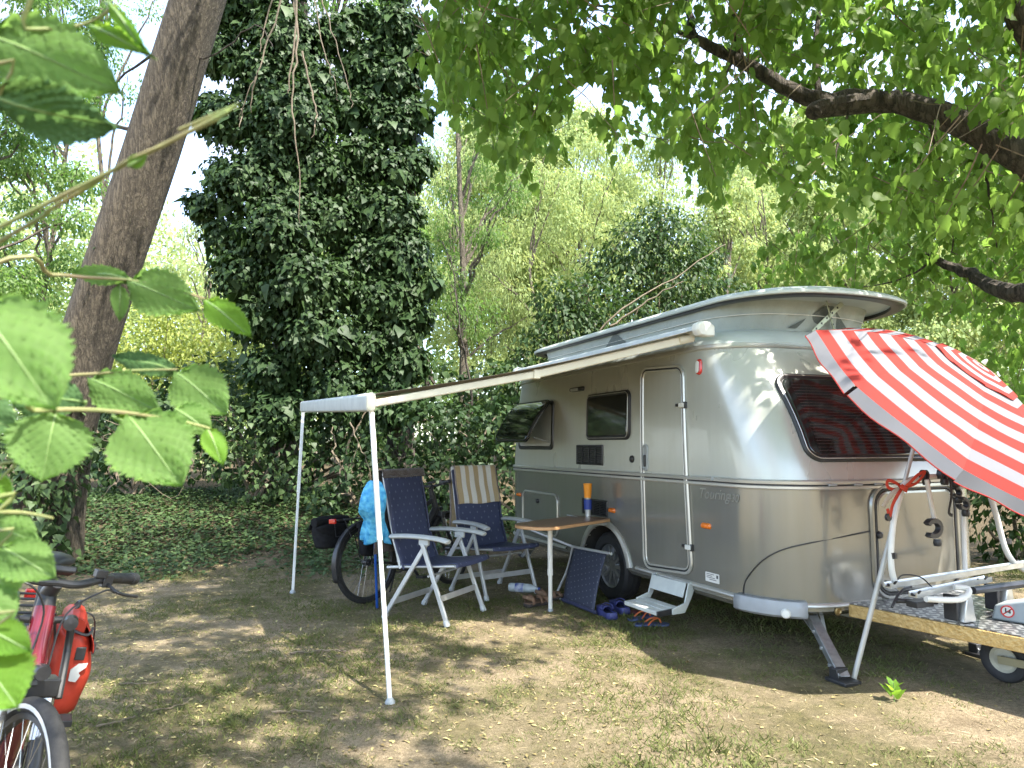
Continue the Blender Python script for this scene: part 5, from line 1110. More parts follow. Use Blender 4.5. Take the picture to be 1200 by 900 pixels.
def flip(label, p, a, left, tilt, base, strap):
    t = thing('flip_flop', label, 'flip-flop', (p.x, p.y, gz(p.x, p.y) + .004), a, 'flip-flops under the step'); o = mir(loop2(outline_shoe(.27, .10)), left)
    mb = MB(); mb.prism(o, .016, Matrix.Translation((0, 0, .0))); s_ = mb.build('sole', base, t, .003)
    mb = MB(); s = -1 if left else 1
    mb.tube(catmull([(.21, .012*s, .016), (.19, .01*s, .05), (.14, -.025*s, .05), (.09, -.046*s, .014)], 5), .006, 6); mb.tube(catmull([(.21, .012*s, .016), (.19, .01*s, .05), (.14, .035*s, .048), (.09, .046*s, .014)], 5), .006, 6); mb.build('strap', strap, t)
M_FNAVY = pm('navy_foam', (.03, .035, .10), (.10, .13, .26), .7, 0, 14); M_FOR = pm('orange_strap', (.7, .18, .06), (.6, .14, .04), .5, 0, 20); M_FRED = pm('wine_foam', (.16, .03, .04), (.1, .02, .03), .7, 0, 14)
flip('navy flip-flop with orange straps lying nearest the camera', gp(744, 734), math.atan2(*((gp(782, 733) - gp(744, 734)).yx)), False, 0, M_FNAVY, M_FOR)
flip('navy flip-flop with orange straps just behind its twin', gp(738, 728), math.atan2(*((gp(772, 722) - gp(738, 728)).yx)), True, 0, M_FNAVY, M_FOR)
flip('dark wine flip-flop half hidden beneath the entrance step', gp(737, 719), math.atan2(*((gp(765, 720) - gp(737, 719)).yx)), False, 0, M_FRED, M_FRED)
M_SAN = pm('brown_leather', (.20, .12, .07), (.12, .07, .045), .65, 0, 25, .2); M_SOLE = pm('dark_sole', (.04, .032, .028), None, .8)
def sandal(label, p, a, left):
    t = thing('sandal', label, 'sandal', (p.x, p.y, gz(p.x, p.y) + .004), a, 'pair of brown sandals'); o = mir(loop2(outline_shoe(.29, .115)), left); mb = MB(); mb.prism(o, .03); s_ = mb.build('sole', M_SOLE, t, .006)
    mb = MB(); mb.prism([(.145 + (x - .145) * .95, y * .93) for x, y in o], .006, Matrix.Translation((0, 0, .0302))); mb.build('footbed', M_SAN, s_)
    for x, h in ((.22, .065), (.15, .085), (.05, .10)):
        mb = MB(); mb.tube(catmull([(x, -.052, .025), (x - .005, -.045, h * .75), (x - .01, 0, h), (x - .005, .045, h * .75), (x, .052, .025)], 5), .017, 8, squash=((1, 0, 0), .25)); mb.build('strap', M_SAN, t)
    mb = MB(); mb.tube(catmull([(.05, -.05, .06), (-.005, -.03, .085), (-.012, 0, .09), (-.005, .03, .085), (.05, .05, .06)], 5), .014, 8, squash=((0, 0, 1), .25)); mb.build('heel_strap', M_SAN, t)
sandal('brown leather sandal left of the table leg', gp(616, 713), math.atan2(*((gp(646, 707) - gp(616, 713)).yx)), True); sandal('brown leather sandal behind the table leg', gp(630, 706), math.atan2(*((gp(660, 702) - gp(630, 706)).yx)), False)

# ================================================================== BICYCLES
M_TYRE = pm('bicycle_tyre', (.014, .014, .014), (.026, .025, .024), .8, 0, 60, .2); M_STRIPE = pm('reflective_stripe', (.6, .6, .58), None, .4)
M_CHROME = pm('chrome', (.6, .6, .6), (.5, .5, .5), .2, .95, 20)
def bicycle(label, M, steer, fm, name='bicycle', stripe=True, guard=True):
    t = thing(name, label, 'bicycle', mat=M); hb, ht = Vector((.378, 0, .735)), Vector((.322, 0, .90)); axd = (ht - hb).normalized()
    ST = Matrix.Translation(hb) @ Matrix.Rotation(steer, 4, axd) @ Matrix.Translation(-hb)
    def wheel(c, X):
        Mw = (X if X else Matrix.Identity(4)) @ Matrix.Translation(c) @ Matrix.Rotation(rad(90), 4, 'X')
        mb = MB(); q = [(.33 + .022 * math.cos(a), .022 * math.sin(a)) for a in [2 * math.pi * k / 12 for k in range(12)]]; mb.lathe(q, 56, Mw, 0, True); w = mb.build('wheel', M_TYRE, t)
        if stripe:
            mb = MB()
            for s in (-1, 1): mb.lathe([(.322, .0222 * s), (.328, .0228 * s), (.334, .0225 * s)], 56, Mw)
            mb.build('reflective_stripe', M_STRIPE, w)
        mb = MB(); mb.lathe([(.295, -.012), (.31, -.014), (.316, -.008), (.316, .008), (.31, .014), (.295, .012)], 56, Mw, 0, True); mb.lathe([(0, -.045), (.018, -.045), (.02, -.03), (.03, -.028), (.03, .028), (.02, .03), (.018, .045), (0, .045)], 14, Mw); w2 = mb.build('rim', M_BPL, w)
        mb = MB()
        for k in range(32):
            a = 2 * math.pi * k / 32; a2 = a + (.5 if k % 4 < 2 else -.5); s = .026 if k % 2 else -.026; mb.tube([Mw @ Vector((.029 * math.cos(a2), .029 * math.sin(a2), s)), Mw @ Vector((.298 * math.cos(a), .298 * math.sin(a), 0))], .0013, 4)
        mb.build('spokes', M_CHROME, w2); return w
    wheel((-.55, 0, .352), None); wheel((.55, 0, .352), ST)
    mb = MB(); bb = Vector((-.10, 0, .29)); st = Vector((-.235, 0, .74))
    mb.tube([hb + Vector((-.01, 0, .03)), bb.lerp(hb, .5) + Vector((0, 0, -.015)), bb], .036, 14); mb.tube([ht + Vector((.005, 0, -.05)), Vector((-.20, 0, .60))], .024, 12); mb.tube([bb, st], .02, 12); mb.tube([hb - axd * .01, ht + axd * .01], [.034, .029], 14)
    for s in (-1, 1): mb.tube([bb + Vector((0, .04*s, 0)), Vector((-.55, .065*s, .352))], .011, 8); mb.tube([st + Vector((.02, .02*s, -.08)), Vector((-.55, .065*s, .352))], .009, 8)
    mb.build('frame', fm, t)
    mb = MB(); mb.X = ST
    mb.tube([hb - axd * .005, hb - axd * .04], .036, 12)
    for s in (-1, 1): mb.tube(catmull([hb + Vector((0, .058*s, -.03)), hb + Vector((.04, .058*s, -.14)), Vector((.55, .055*s, .352))], 5), [.021] * 6 + [.019] * 3 + [.016] * 2, 10)
    mb.box(hb - axd * .035, (.06, .15, .05)); f_ = mb.build('fork', M_BPL, t, .004)
    mb = MB(); mb.X = ST
    for s in (-1, 1): mb.tube([hb + Vector((.012, .058*s, -.07)), hb + Vector((.05, .058*s, -.17))], .0235, 12)
    mb.build('fork_sleeve', M_CHROME, f_)
    mb = MB(); mb.X = ST; mb.tube([ht + axd * .005, ht + axd * .06], [.027, .022], 12); mb.tube([ht + axd * .05, ht + axd * .07 + Vector((.05, 0, .02))], [.024, .02], 12); sm = mb.build('stem', M_BPL, t)
    hc = ht + axd * .07 + Vector((.05, 0, .02)); mb = MB(); mb.X = ST
    mb.tube(catmull([hc + Vector((-.11, -.265, .02)), hc + Vector((-.05, -.16, .02)), hc + Vector((0, -.06, 0)), hc, hc + Vector((0, .06, 0)), hc + Vector((-.05, .16, .02)), hc + Vector((-.11, .265, .02))], 5), .0125, 10); h_ = mb.build('handlebar', M_BPL, t)
    for s in (-1, 1):
        mb = MB(); mb.X = ST; a, b = hc + Vector((-.066, .175*s, .02)), hc + Vector((-.112, .272*s, .02)); mb.tube([a, a.lerp(b, .8), a.lerp(b, .81), b], [.017, .0175, .02, .019], 12); mb.build('grip', M_BLK, h_)
        mb = MB(); mb.X = ST; mb.tube(catmull([hc + Vector((-.03, .15*s, .01)), hc + Vector((.03, .17*s, -.01)), hc + Vector((.0, .245*s, -.02))], 4), .006, 6); mb.box(hc + Vector((-.035, .15*s, .015)), (.035, .03, .04)); mb.box(hc + Vector((-.03, .125*s, .035)), (.03, .035, .025)); mb.build('brake_lever', M_BPL, h_, .003)
        mb = MB(); mb.X = ST; mb.tube(catmull([hc + Vector((.03, .16*s, -.01)), hc + Vector((.09, .10*s, .0)), hc + Vector((.06, .03*s, -.08)), hb + Vector((.03, .03*s, .02))], 5), .003, 5); mb.build('cable', M_BLK, h_)
    if not guard:
        for s in (-1, 1):
            mb = MB(); mb.tube(catmull([ht + Vector((-.01, .03*s, -.03)), ht + Vector((-.02, .075*s, -.04)), ht + Vector((-.03, .085*s, -.12)), hb + Vector((-.02, .085*s, -.08))], 5), .011, 10); mb.lathe([(0, .02), (.02, .018), (.022, -.018), (0, -.02)], 12, Matrix.Translation(ht + Vector((.004, .075*s, -.035))) @ Matrix.Rotation(rad(90), 4, 'Y')); mb.build('carrier_bracket', M_BPL, t)
    mb = MB(); mb.X = ST; mb.box(hc + Vector((-.01, 0, .035)), (.05, .075, .02), Matrix.Rotation(rad(-20), 3, 'Y')); mb.build('display', M_BPL, h_, .005)
    mb = MB(); mb.X = ST; mb.lathe([(0, .022), (.02, .022), (.023, .006), (.018, -.02), (0, -.025)], 16, Matrix.Translation(hb + Vector((.07, 0, .02))) @ Matrix.Rotation(rad(90), 4, 'Y')); mb.build('headlight', M_BPL, t)
    def arc(c, r, a0, a1, X=None, w=.032):
        mb = MB(); mb.X = X; R = []
        for k in range(25):
            a = rad(a0 + (a1 - a0) * k / 24); R.append([Vector(c) + Vector((math.cos(a) * (r - dr), y, math.sin(a) * (r - dr))) for y, dr in ((-w, .018), (-w*.7, .004), (0, 0), (w*.7, .004), (w, .018))])
        mb.rings(R, closed=False); return mb.build('mudguard', M_BPL, t, solid=.002)
    arc((-.55, 0, .352), .375, 20, 200)
    if guard: arc((.55, 0, .352), .375, 60, 200, ST)
    mb = MB()
    for s in (-1, 1):
        mb.tube([(-.25, .05*s, .70), (-.35, .06*s, .745), (-.90, .06*s, .745)], .006, 6); mb.tube([(-.55, .075*s, .36), (-.62, .07*s, .60), (-.66, .065*s, .745)], .006, 6); mb.tube([(-.45, .07*s, .745), (-.52, .10*s, .60), (-.80, .10*s, .60), (-.84, .07*s, .745)], .005, 6)
    for x in (-.45, -.6, -.75, -.88): mb.tube([(x, -.06, .745), (x, .06, .745)], .005, 6)
    mb.build('rear_rack', M_BPL, t)
    mb = MB(); mb.box((-.915, 0, .74), (.025, .075, .04)); mb.build('rear_light', M_RED, t, .006)
    mb = MB(); mb.tube([st, (-.27, 0, .93)], .014, 10); mb.tube(catmull([(-.42, 0, .955), (-.33, 0, .965), (-.22, 0, .96), (-.12, 0, .95)], 5), [.05, .085, .095, .095, .09, .085, .075, .06, .045, .035, .03, .028, .026, .024, .02, .014], 14, squash=((0, 0, 1), 1)); sd = mb.build('saddle', M_BPL, t)
    for v in sd.data.vertices:
        if v.co.z > .86: v.co.z = .955 + (v.co.z - .955) * .35
    mb = MB(); Mk = Matrix.Translation(bb) @ Matrix.Rotation(rad(90), 4, 'X'); mb.lathe([(0, -.06), (.07, -.055), (.075, .055), (0, .06)], 18, Mk); mb.lathe([(.08, -.066), (.092, -.066), (.092, -.062), (.08, -.062)], 28, Mk, 0, True)
    mb.bar(bb + Vector((0, -.085, 0)), bb + Vector((.10, -.085, -.13)), .018, .022, (0, 1, 0)); mb.bar(bb + Vector((0, .085, 0)), bb + Vector((-.10, .085, .13)), .018, .022, (0, 1, 0)); mb.box(bb + Vector((.10, -.14, -.135)), (.085, .09, .022)); mb.box(bb + Vector((-.10, .14, .13)), (.085, .09, .022)); mb.build('crank', M_BPL, t, .003)
    mb = MB(); mb.tube([bb + Vector((-.04, .05, -.02)), (-.10, .20, .01)], .008, 8); mb.build('kickstand', M_BPL, t)
    return t, ST
def bag(name, label, cat, Mb, w, h, d, mat, top_mat=None, flap=True, group=None, patch=None, taper=.82):
    # a roll-top pannier: local x along the bike, y outwards (0 at the rack), z up from its bottom
    t = thing(name, label, cat, mat=Mb, group=group); mb = MB(); R = []
    for k in range(9):
        q = k / 8; ww = w * (taper + (1 - taper) * min(1, q * 1.3)); dd = d * (.82 + .28 * math.sin(math.pi * min(1, q * .9 + .1))) * (1 if q < .86 else 1 - (q - .86) * 3.2)
        ww *= .9 if k == 0 else 1
        R.append([(x + .004 * math.sin(q * 9 + y * 60), y + dd / 2 + .006 * math.sin(q * 11 + x * 30), q * h + .01 * math.sin(x * 18) * (k == 8)) for x, y in rrect(ww, dd, dd * .42, 5)])
    mb.rings(R, 0, True, True); b = mb.build('body', mat, t, subsurf=1)
    if flap:
        mb = MB(); mb.tube(catmull([(-w * .5, d * .45, h * .97), (-w * .2, d * .48, h * 1.015), (w * .2, d * .48, h * 1.015), (w * .5, d * .45, h * .97)], 5), d * .26, 10); mb.grid(lambda u, v: (-w * .5 + w * u, d * (.55 + .42 * math.sin(v * 1.6)) + .008 * math.sin(u * 8), h * (1.06 - .36 * v)), 10, 8); mb.build('roll_top', top_mat or mat, t, solid=.003)
        mb = MB(); mb.tube(catmull([(-.012, d * .5, h * 1.07), (-.012, d * .95, h * 1.0), (-.012, d * 1.08, h * .72), (-.012, d * 1.05, h * .55)], 5), .012, 6, squash=((1, 0, 0), .25)); mb.box((-.012, d * 1.11, h * .66), (.03, .014, .045)); mb.tube(catmull([(-.05, d * .35, h * 1.06), (-.03, d * .5, h * 1.16), (.03, d * .5, h * 1.16), (.05, d * .35, h * 1.06)], 4), .007, 6); mb.build('strap', M_BLK, t)
    if patch:
        Mp = Matrix(((0, 0, 1, w * .47), (1, 0, 0, d * .78), (0, 1, 0, h * .50), (0, 0, 0, 1))); mb = MB(); mb.prism([(-.03, -.03), (-.004, -.036), (.008, -.012), (.0, .0), (.022, .02), (.026, .036), (-.006, .034), (-.03, .012)], .006, Mp); mb.build('reflective_patch', M_STRIPE, t)
        mb = MB(); mb.box((w * .49, d * .72, h * .70), (.014, .035, .05)); mb.build('buckle', M_BPL, t, .003); mb = MB(); mb.tube(catmull([(w * .46, d * .3, h * .98), (w * .52, d * .5, h * .93), (w * .52, d * .8, h * .9), (w * .46, d * .9, h * .97)], 4), .006, 6); mb.build('carry_loop', M_BPL, t)
    return t
# the bicycle at the front left, leaning on its stand towards the caravan
FW = Vector((.552, -.834, 0)).normalized(); LF = Vector((-FW.y, FW.x, 0)); UP = (Vector((0, 0, 1)) * math.cos(rad(9)) + LF * math.sin(rad(9))); LFt = UP.cross(FW)
dd = 1.95
for _ in range(30):
    HBp = at(36, 788, dd); bz = HBp.z - .735 * UP.z; dd += bz * .8
base = HBp - FW * .378 - UP * .735
MF = Matrix((FW, LFt, UP)).transposed().to_4x4(); MF.translation = (base.x, base.y, 0)
M_WINE = pm('wine_red_paint', (.20, .016, .026), (.15, .012, .02), .22, .35, 8, coat=.6)
bicycle('wine red electric bicycle with dark fork standing at the front left edge', MF, rad(17), M_WINE, 'bicycle', True, False)
M_ORB = pm('orange_red_tarpaulin', (.44, .042, .02), (.34, .028, .014), .5, 0, 6, .15, 24)
M_ORB2 = pm('dark_red_tarpaulin', (.42, .05, .025), (.30, .03, .018), .5, 0, 6, .15, 24)
Rf = MF @ Matrix.Translation((-.62, .085, .33)); bag('pannier', 'orange red roll-top pannier right of the wine red bicycle frame', 'pannier', Rf, .30, .37, .145, M_ORB, M_ORB, True, 'orange red bicycle panniers', (.06, .17))
Rf = MF @ Matrix.Translation((-.62, -.085, .33)) @ Rz(math.pi); bag('pannier', 'orange red roll-top pannier partly hidden at the left picture edge', 'pannier', Rf, .30, .37, .145, M_ORB, M_ORB2, True, 'orange red bicycle panniers')
# the bicycle behind the chairs
hd = Vector((.60, .80, 0)); rw = gp(431, 707, 0); bc = rw + hd * .55
ML = Matrix.Translation((bc.x, bc.y, 0)) @ Rz(math.atan2(hd.y, hd.x)) @ Matrix.Rotation(rad(-4), 4, 'X')
bicycle('dark bicycle parked behind the chair with the brown towel', ML, rad(10), M_BPL, 'bicycle', False)
M_BAG = pm('black_fabric', (.009, .009, .010), (.015, .015, .016), .9, 0, 30, .3, spec=.2)
bag('pannier', 'black pannier on the far side of the dark bicycle behind the chairs', 'pannier', ML @ Matrix.Translation((-.80, .10, .50)), .36, .24, .15, M_BAG, M_BAG, True, 'black panniers of the dark bicycle')
bag('pannier', 'black pannier on the near side of the dark bicycle behind the chairs', 'pannier', ML @ Matrix.Translation((-.62, -.10, .42)) @ Rz(math.pi), .28, .28, .10, M_BAG, M_BAG, True, 'black panniers of the dark bicycle')
# blue net on a pole
M_NETB = pm('sky_blue_cloth', (.03, .28, .60), (.16, .58, .82), .7, 0, 22, .5, 30); M_POLB = pm('blue_pole', (.02, .10, .42), None, .35)
q0 = gp(442, 712, 0); y0 = q0.y; q1 = at(437, 572, y0 - .55)
t = thing('landing_net', 'sky blue cloth net on a thin blue pole standing by the bicycle wheel', 'net', (q0.x, q0.y, 0)); b0 = Vector((q0.x, q0.y, 0))
mb = MB(); mb.tube([(0, 0, .0), q1 - b0], .011, 8); mb.build('pole', M_POLB, t)
mb = MB(); R = []; ctr = [(439, 564, .03), (436, 570, .07), (436, 586, .10), (434, 601, .105), (440, 607, .075), (440, 615, .085), (440, 627, .11), (440, 636, .12)]
for i, (px, py, r) in enumerate(ctr):
    c = at(px, py, y0 - .55 + .25 * max(0, i - 2) / 5) - b0; R.append([c + Vector((math.cos(a) * r * (1 + .14 * math.sin(3 * a + i) + .12 * math.sin(6 * a + 1.2 * i) + .10 * math.sin(11 * a + .6 * i)), math.sin(a) * r * .45 * (1 + .2 * math.sin(4 * a + i)), .02 * math.sin(3 * a + i * .7))) for a in [2 * math.pi * k / 52 for k in range(52)]])
mb.rings(R, 0, True, False); mb.build('net_cloth', M_NETB, t, solid=.004, subsurf=1)

# ================================================================== PARASOL
UC, UN, UR, UH, UPH = Vector((2.587, 4.294, 1.606)), Vector((.446, -.542, .712)).normalized(), .855, .331, 5.32
ua = UN.cross(Vector((0, 0, 1))).normalized(); ub = UN.cross(ua)
pb = gp(1000, 797, 0); uj = Vector((2.505, 4.325, 1.575)); apx = UC + UN * UH
um = thing('parasol', 'red and white striped beach parasol tilted before the front window of the caravan', 'parasol', (pb.x, pb.y, 0)); ub0 = Vector((pb.x, pb.y, 0))
def cloth(name, c):
    m = leaf_mat(name, tuple(v * .93 for v in c), c, tuple(v * .9 for v in c), .25, .75, .15); return m
M_UR, M_UW = cloth('parasol_red', (.36, .045, .037)), cloth('parasol_white', (.25, .25, .275))
M_UE = cloth('parasol_edge', (.28, .28, .30))
def up_(k, t, lift=0):   # a point above rib k (k may be fractional) at radius fraction t
    k0 = math.floor(k); f = k - k0; P = []
    for q in (k0, k0 + 1):
        a = UPH + q * math.pi / 4; P.append(UC + UN * (UH * (1 - t ** 1.9) + lift) + (ua * math.cos(a) + ub * math.sin(a)) * UR * t)
    p = P[0].lerp(P[1], f); return p - UN * (.010 * math.sin(math.pi * f) * t * t + .0035 * math.sin(11 * t + 2.3 * k0) * math.sin(2 * math.pi * f + k0) * t) - ub0
NB = 12; mb = MB()
for k in range(8):
    tt = [.16 + .84 * i / (NB * 1.0) for i in range(NB + 1)]
    vs_ = [up_(k + j / 6, t) for t in tt for j in range(7)]; b = len(mb.v)
    mb.add(vs_, [(i*7+j, i*7+j+1, (i+1)*7+j+1, (i+1)*7+j) for i in range(NB) for j in range(6)], 0)
    q = len(mb.f) - NB * 6
    for i in range(NB):
        for j in range(6): mb.m[q + i*6 + j] = (NB - 1 - i) % 2
mb.build('canopy', [M_UR, M_UW], um, angle=14)
mb = MB(); mb2 = MB()
for k in range(8):
    out_ = lambda f: (ua * math.cos(UPH + (k + f) * math.pi / 4) + ub * math.sin(UPH + (k + f) * math.pi / 4))
    def fl(u, v): return up_(k + (.03 if k == 1 else 0) + (.97 if k == 1 else 1) * u, 1.0) + (-UN * .9 + out_(u) * .35) * (.072 * v * (1 + .05 * math.sin(u * 5 + k))) + UN * .006 * math.sin(u * 11 + k * 2) * v
    mb.grid(fl, 12, 4); mb2.tube([fl(i / 12, 1.0) for i in range(13)], .004, 5)
va = mb.build('valance', M_UE, um); mb2.build('hem', M_UR, va)
mb = MB(); TV = [.02, .065, .115, .165, .215, .265, .315]
for k in range(8):
    vs_ = [up_(k + j / 6, t, .009 + .003 * math.sin(k * 2 + j) * (t > .3)) for t in TV for j in range(7)]; mb.add(vs_, [(i*7+j, i*7+j+1, (i+1)*7+j+1, (i+1)*7+j) for i in range(6) for j in range(6)], 0); q = len(mb.f) - 36
    for i in range(6):
        for j in range(6): mb.m[q + i*6 + j] = (i + 1) % 2
mb.build('vent_cap', [M_UR, M_UW], um, angle=60)
mb = MB(); mb.lathe([(0, .03), (.008, .027), (.013, .012), (.014, 0), (0, 0)], 12, zalong(UN, apx + UN * .025 - ub0)); mb.build('finial', M_WPL, um)
for k in range(8):
    mb = MB(); mb.tube([up_(k, t) - UN * .008 for t in (.03, .2, .4, .6, .8, 1.0)], .0035, 6); rb = mb.build('rib', M_WTUBE, um)
    mb = MB(); mb.tube([uj + (apx - uj) * .35 - ub0, up_(k, .5) - UN * .01], .003, 6); mb.build('strut', M_WTUBE, rb)
M_POLE = pm('pole_paint', (.50, .49, .44), (.42, .41, .37), .4, .2, 8)
mb = MB(); mb.tube([(0, 0, .0), (uj - ub0) * .55], .0155, 12); mb.tube([(uj - ub0) * .5, uj - ub0], .0125, 12); pl = mb.build('pole', M_POLE, um)
mb = MB(); mb.tube([uj - ub0, apx - ub0], .0125, 12); mb.tube([uj + (apx - uj) * -.08 - ub0, uj + (apx - uj) * .12 - ub0], .018, 12); mb.build('tilt_joint', M_WPL, pl)

# ================================================================== BICYCLE RACK ON THE DRAWBAR
rk = thing('bicycle_rack', 'white tube bicycle rack with black clamps standing on the drawbar deck', 'bike rack', mat=MC)
def atx(px, py, x):
    d = MCI.to_3x3() @ ray(px, py); o = MCI @ CAMP; return o + d * ((x - o.x) / d.x)
RX = 2.62
def rpts(l, x=RX): return [atx(px, py, x) for px, py in l]
mb = MB(); mb.tube(catmull(rpts([(1056, 690), (1048, 680), (1044, 655), (1047, 612), (1055, 580), (1061, 566), (1078, 560), (1120, 558), (1148, 560), (1158, 574), (1168, 606), (1177, 640), (1187, 658), (1200, 668)]), 6), .0175, 12); fr = mb.build('upright_hoop', M_WTUBE, rk)
for px, py in ((1045, 651), (1179, 634)):
    c = atx(px, py, RX); mb = MB(); mb.lathe([(.0175, -.018), (.022, -.018), (.022, .018), (.0175, .018)], 14, Matrix.Translation(c)); mb.box(c + Vector((.02, .0, 0)), (.02, .02, .03)); mb.build('tube_clamp', M_BPL, fr)
def channel(a, b, w=.052, h=.03):
    mb = MB(); a, b = Vector(a), Vector(b); y = (b - a).normalized(); x = Vector((1, 0, 0)); x = (x - y * x.dot(y)).normalized(); z = x.cross(y); z = z if z.z > 0 else -z
    pr = [(-w/2, h), (-w/2, 0), (w/2, 0), (w/2, h), (w/2 - .005, h), (w/2 - .012, .006), (-w/2 + .012, .006), (-w/2 + .005, h)]
    mb.rings([[p + x * u + z * v for u, v in pr] for p in (a, b)], 0, True, True, smooth=False); return mb
for a, b, x in (((1040, 689), (1215, 661), RX + .02), ((1070, 700), (1158, 681), 2.80)):
    p, q = atx(*a, x), atx(*b, x); q = p + (q - p) * (1.0 if x < 2.7 else 1.0); r_ = channel(p, q).build('wheel_rail', M_ALU, rk)
    for f in (.02, .9):
        c = p.lerp(q, f); mb = MB(); mb.tube(catmull([c + Vector((-.034, 0, .034)), c + Vector((-.01, .0, .008)), c + Vector((.012, 0, .012)), c + Vector((.036, .0, .04))], 4), .012, 8, squash=((0, 1, 0), .35)); mb.build('wheel_strap', M_BLK, r_)
mb = MB(); mb.tube(catmull([atx(1085, 702, 2.86), atx(1120, 703, 2.90), atx(1133, 698, 2.92), atx(1134, 690, 2.90), atx(1118, 688, 2.86)], 5), .017, 10); mb.build('support_tube', M_WTUBE, rk)
for (px, py) in ((1127, 716), (1174, 703)):
    c = atx(px, py, 2.86 if px < 1150 else 2.78); zt = c.z + .10; mb = MB(); mb.prism([(-.05, 0), (.05, 0), (.022, zt - .39), (-.018, zt - .39)], .05, Matrix(((0, 0, 1, c.x), (1, 0, 0, c.y), (0, 1, 0, .388), (0, 0, 0, 1)))); ft = mb.build('rack_foot', M_ALU, rk, .005)
    mb = MB(); mb.box((c.x - .02, c.y - .055, .388 + (zt - .39) / 2), (.08, .03, zt - .40)); mb.build('rubber_block', M_BLK, ft, .004)
mb = MB(); mb.tube([atx(1050, 704, 2.7), atx(1098, 706, 2.76)], .014, 8); mb.box(atx(1078, 707, 2.76), (.07, .14, .035)); mb.tube(catmull([atx(1045, 712, 2.72), atx(1052, 698, 2.70), atx(1060, 690, 2.68), atx(1068, 688, 2.66)], 4), .008, 8); mb.build('tilt_lever', M_BPL, rk, .004)
mb = MB(); mb.tube(catmull([atx(1050, 682, 2.62), atx(1058, 674, 2.64), atx(1078, 676, 2.70), atx(1092, 688, 2.78)], 5), .004, 6); mb.build('loose_strap', M_BLK, rk)
mb = MB(); mb.tube([atx(1140, 692, 2.9), atx(1200, 684, 2.9)], .022, 10); mb.build('cross_tube', M_BPL, rk)
def claw(c, s=1.0, rot=0, nm='clamp_claw', par=None):
    pts = [(math.cos(rad(a)) * .042 * s, math.sin(rad(a)) * .034 * s) for a in range(-140, 141, 20)] + [(math.cos(rad(a)) * .026 * s, math.sin(rad(a)) * .017 * s) for a in range(140, -141, -20)]
    pts = [(x, y) for x, y in pts]; M = Matrix.Translation(c) @ Matrix.Rotation(rot, 4, 'X') @ Matrix(((0, 0, 1, -.018), (1, 0, 0, 0), (0, 1, 0, 0), (0, 0, 0, 1)))
    mb = MB(); mb.prism(pts, .036, M); mb.lathe([(0, -.02), (.02, -.02), (.024, 0), (.02, .02), (0, .02)], 12, Matrix.Translation(Vector(c) + Vector((0, .02 * s, -.05 * s)))); return mb.build(nm, M_BPL, par or rk, .003)
for tube_, cpos, rot in (([(1086, 562), (1090, 585), (1096, 612)], (1093, 619), .1), ([(1131, 668), (1130, 640), (1129, 598)], (1128, 590), -.5)):
    mb = MB(); mb.tube([atx(px, py, RX + .05) for px, py in tube_], .0135, 10); ar = mb.build('frame_holder', M_WTUBE, rk); claw(atx(*cpos, RX + .07), 1.75 if cpos[1] > 600 else 1.2, rot, par=ar)
for px, py, s in ((1083, 557, .8), (1104, 556, .9), (1117, 560, .8), (1120, 577, .95)): claw(atx(px, py, RX + .03), s, 1.5 if py < 570 else -.3)
mb = MB(); mb.tube(catmull([atx(1113, 558, RX + .04), atx(1115, 580, RX + .05), atx(1112, 600, RX + .03), atx(1116, 604, RX + .03)], 4), .010, 8, squash=((0, 1, 0), .4)); mb.build('buckle_strap', M_BLK, rk)
mb = MB(); c = atx(1041, 606, RX + .01); mb.lathe([(0, -.008), (.022, -.008), (.024, 0), (.022, .008), (0, .008)], 14, Matrix.Translation(c) @ Matrix.Rotation(rad(90), 4, 'Y')); mb.build('knob', M_BPL, rk)
# ribbon tied round the parasol pole
M_RIB = cloth('red_ribbon', (.70, .10, .06)); M_RIBW = cloth('pale_ribbon', (.62, .56, .48))
kn = at(1057, 572, 4.29); rb = thing('ribbon', 'red and white ribbon tied round the parasol pole at the bike rack', 'ribbon', tuple(kn))
def strip(pts, w, mat, nm):
    P = catmull([Vector(p) - kn for p in pts], 6); mb = MB(); n = len(P) - 1
    def f(u, v):
        i = min(int(round(v * n)), n); T = (P[min(i+1, n)] - P[max(i-1, 0)]).normalized(); sd = T.cross(Vector((.3, -1, .2 * math.sin(v * 6)))).normalized(); return P[i] + sd * w * (u - .5)
    mb.grid(f, 4, n); mb.build(nm, mat, rb, solid=.002)
strip([kn, at(1050, 566, 4.26), at(1041, 563, 4.25), at(1040, 570, 4.24), at(1048, 574, 4.26), kn], .02, M_RIB, 'bow_loop')
strip([kn, at(1064, 568, 4.25), at(1075, 557, 4.25), at(1084, 553, 4.27), at(1074, 566, 4.28), kn], .018, M_RIB, 'bow_loop')
strip([kn, at(1052, 580, 4.25), at(1046, 592, 4.24), at(1043, 605, 4.24), at(1040, 596, 4.24)], .02, M_RIB, 'ribbon_tail')
strip([kn, at(1048, 576, 4.25), at(1040, 585, 4.24), at(1035, 594, 4.24)], .026, M_RIBW, 'ribbon_tail')
strip([kn + Vector((-.02, -.02, .015)), kn + Vector((0, -.03, 0)), kn + Vector((.025, -.015, -.01))], .035, M_RIB, 'knot')

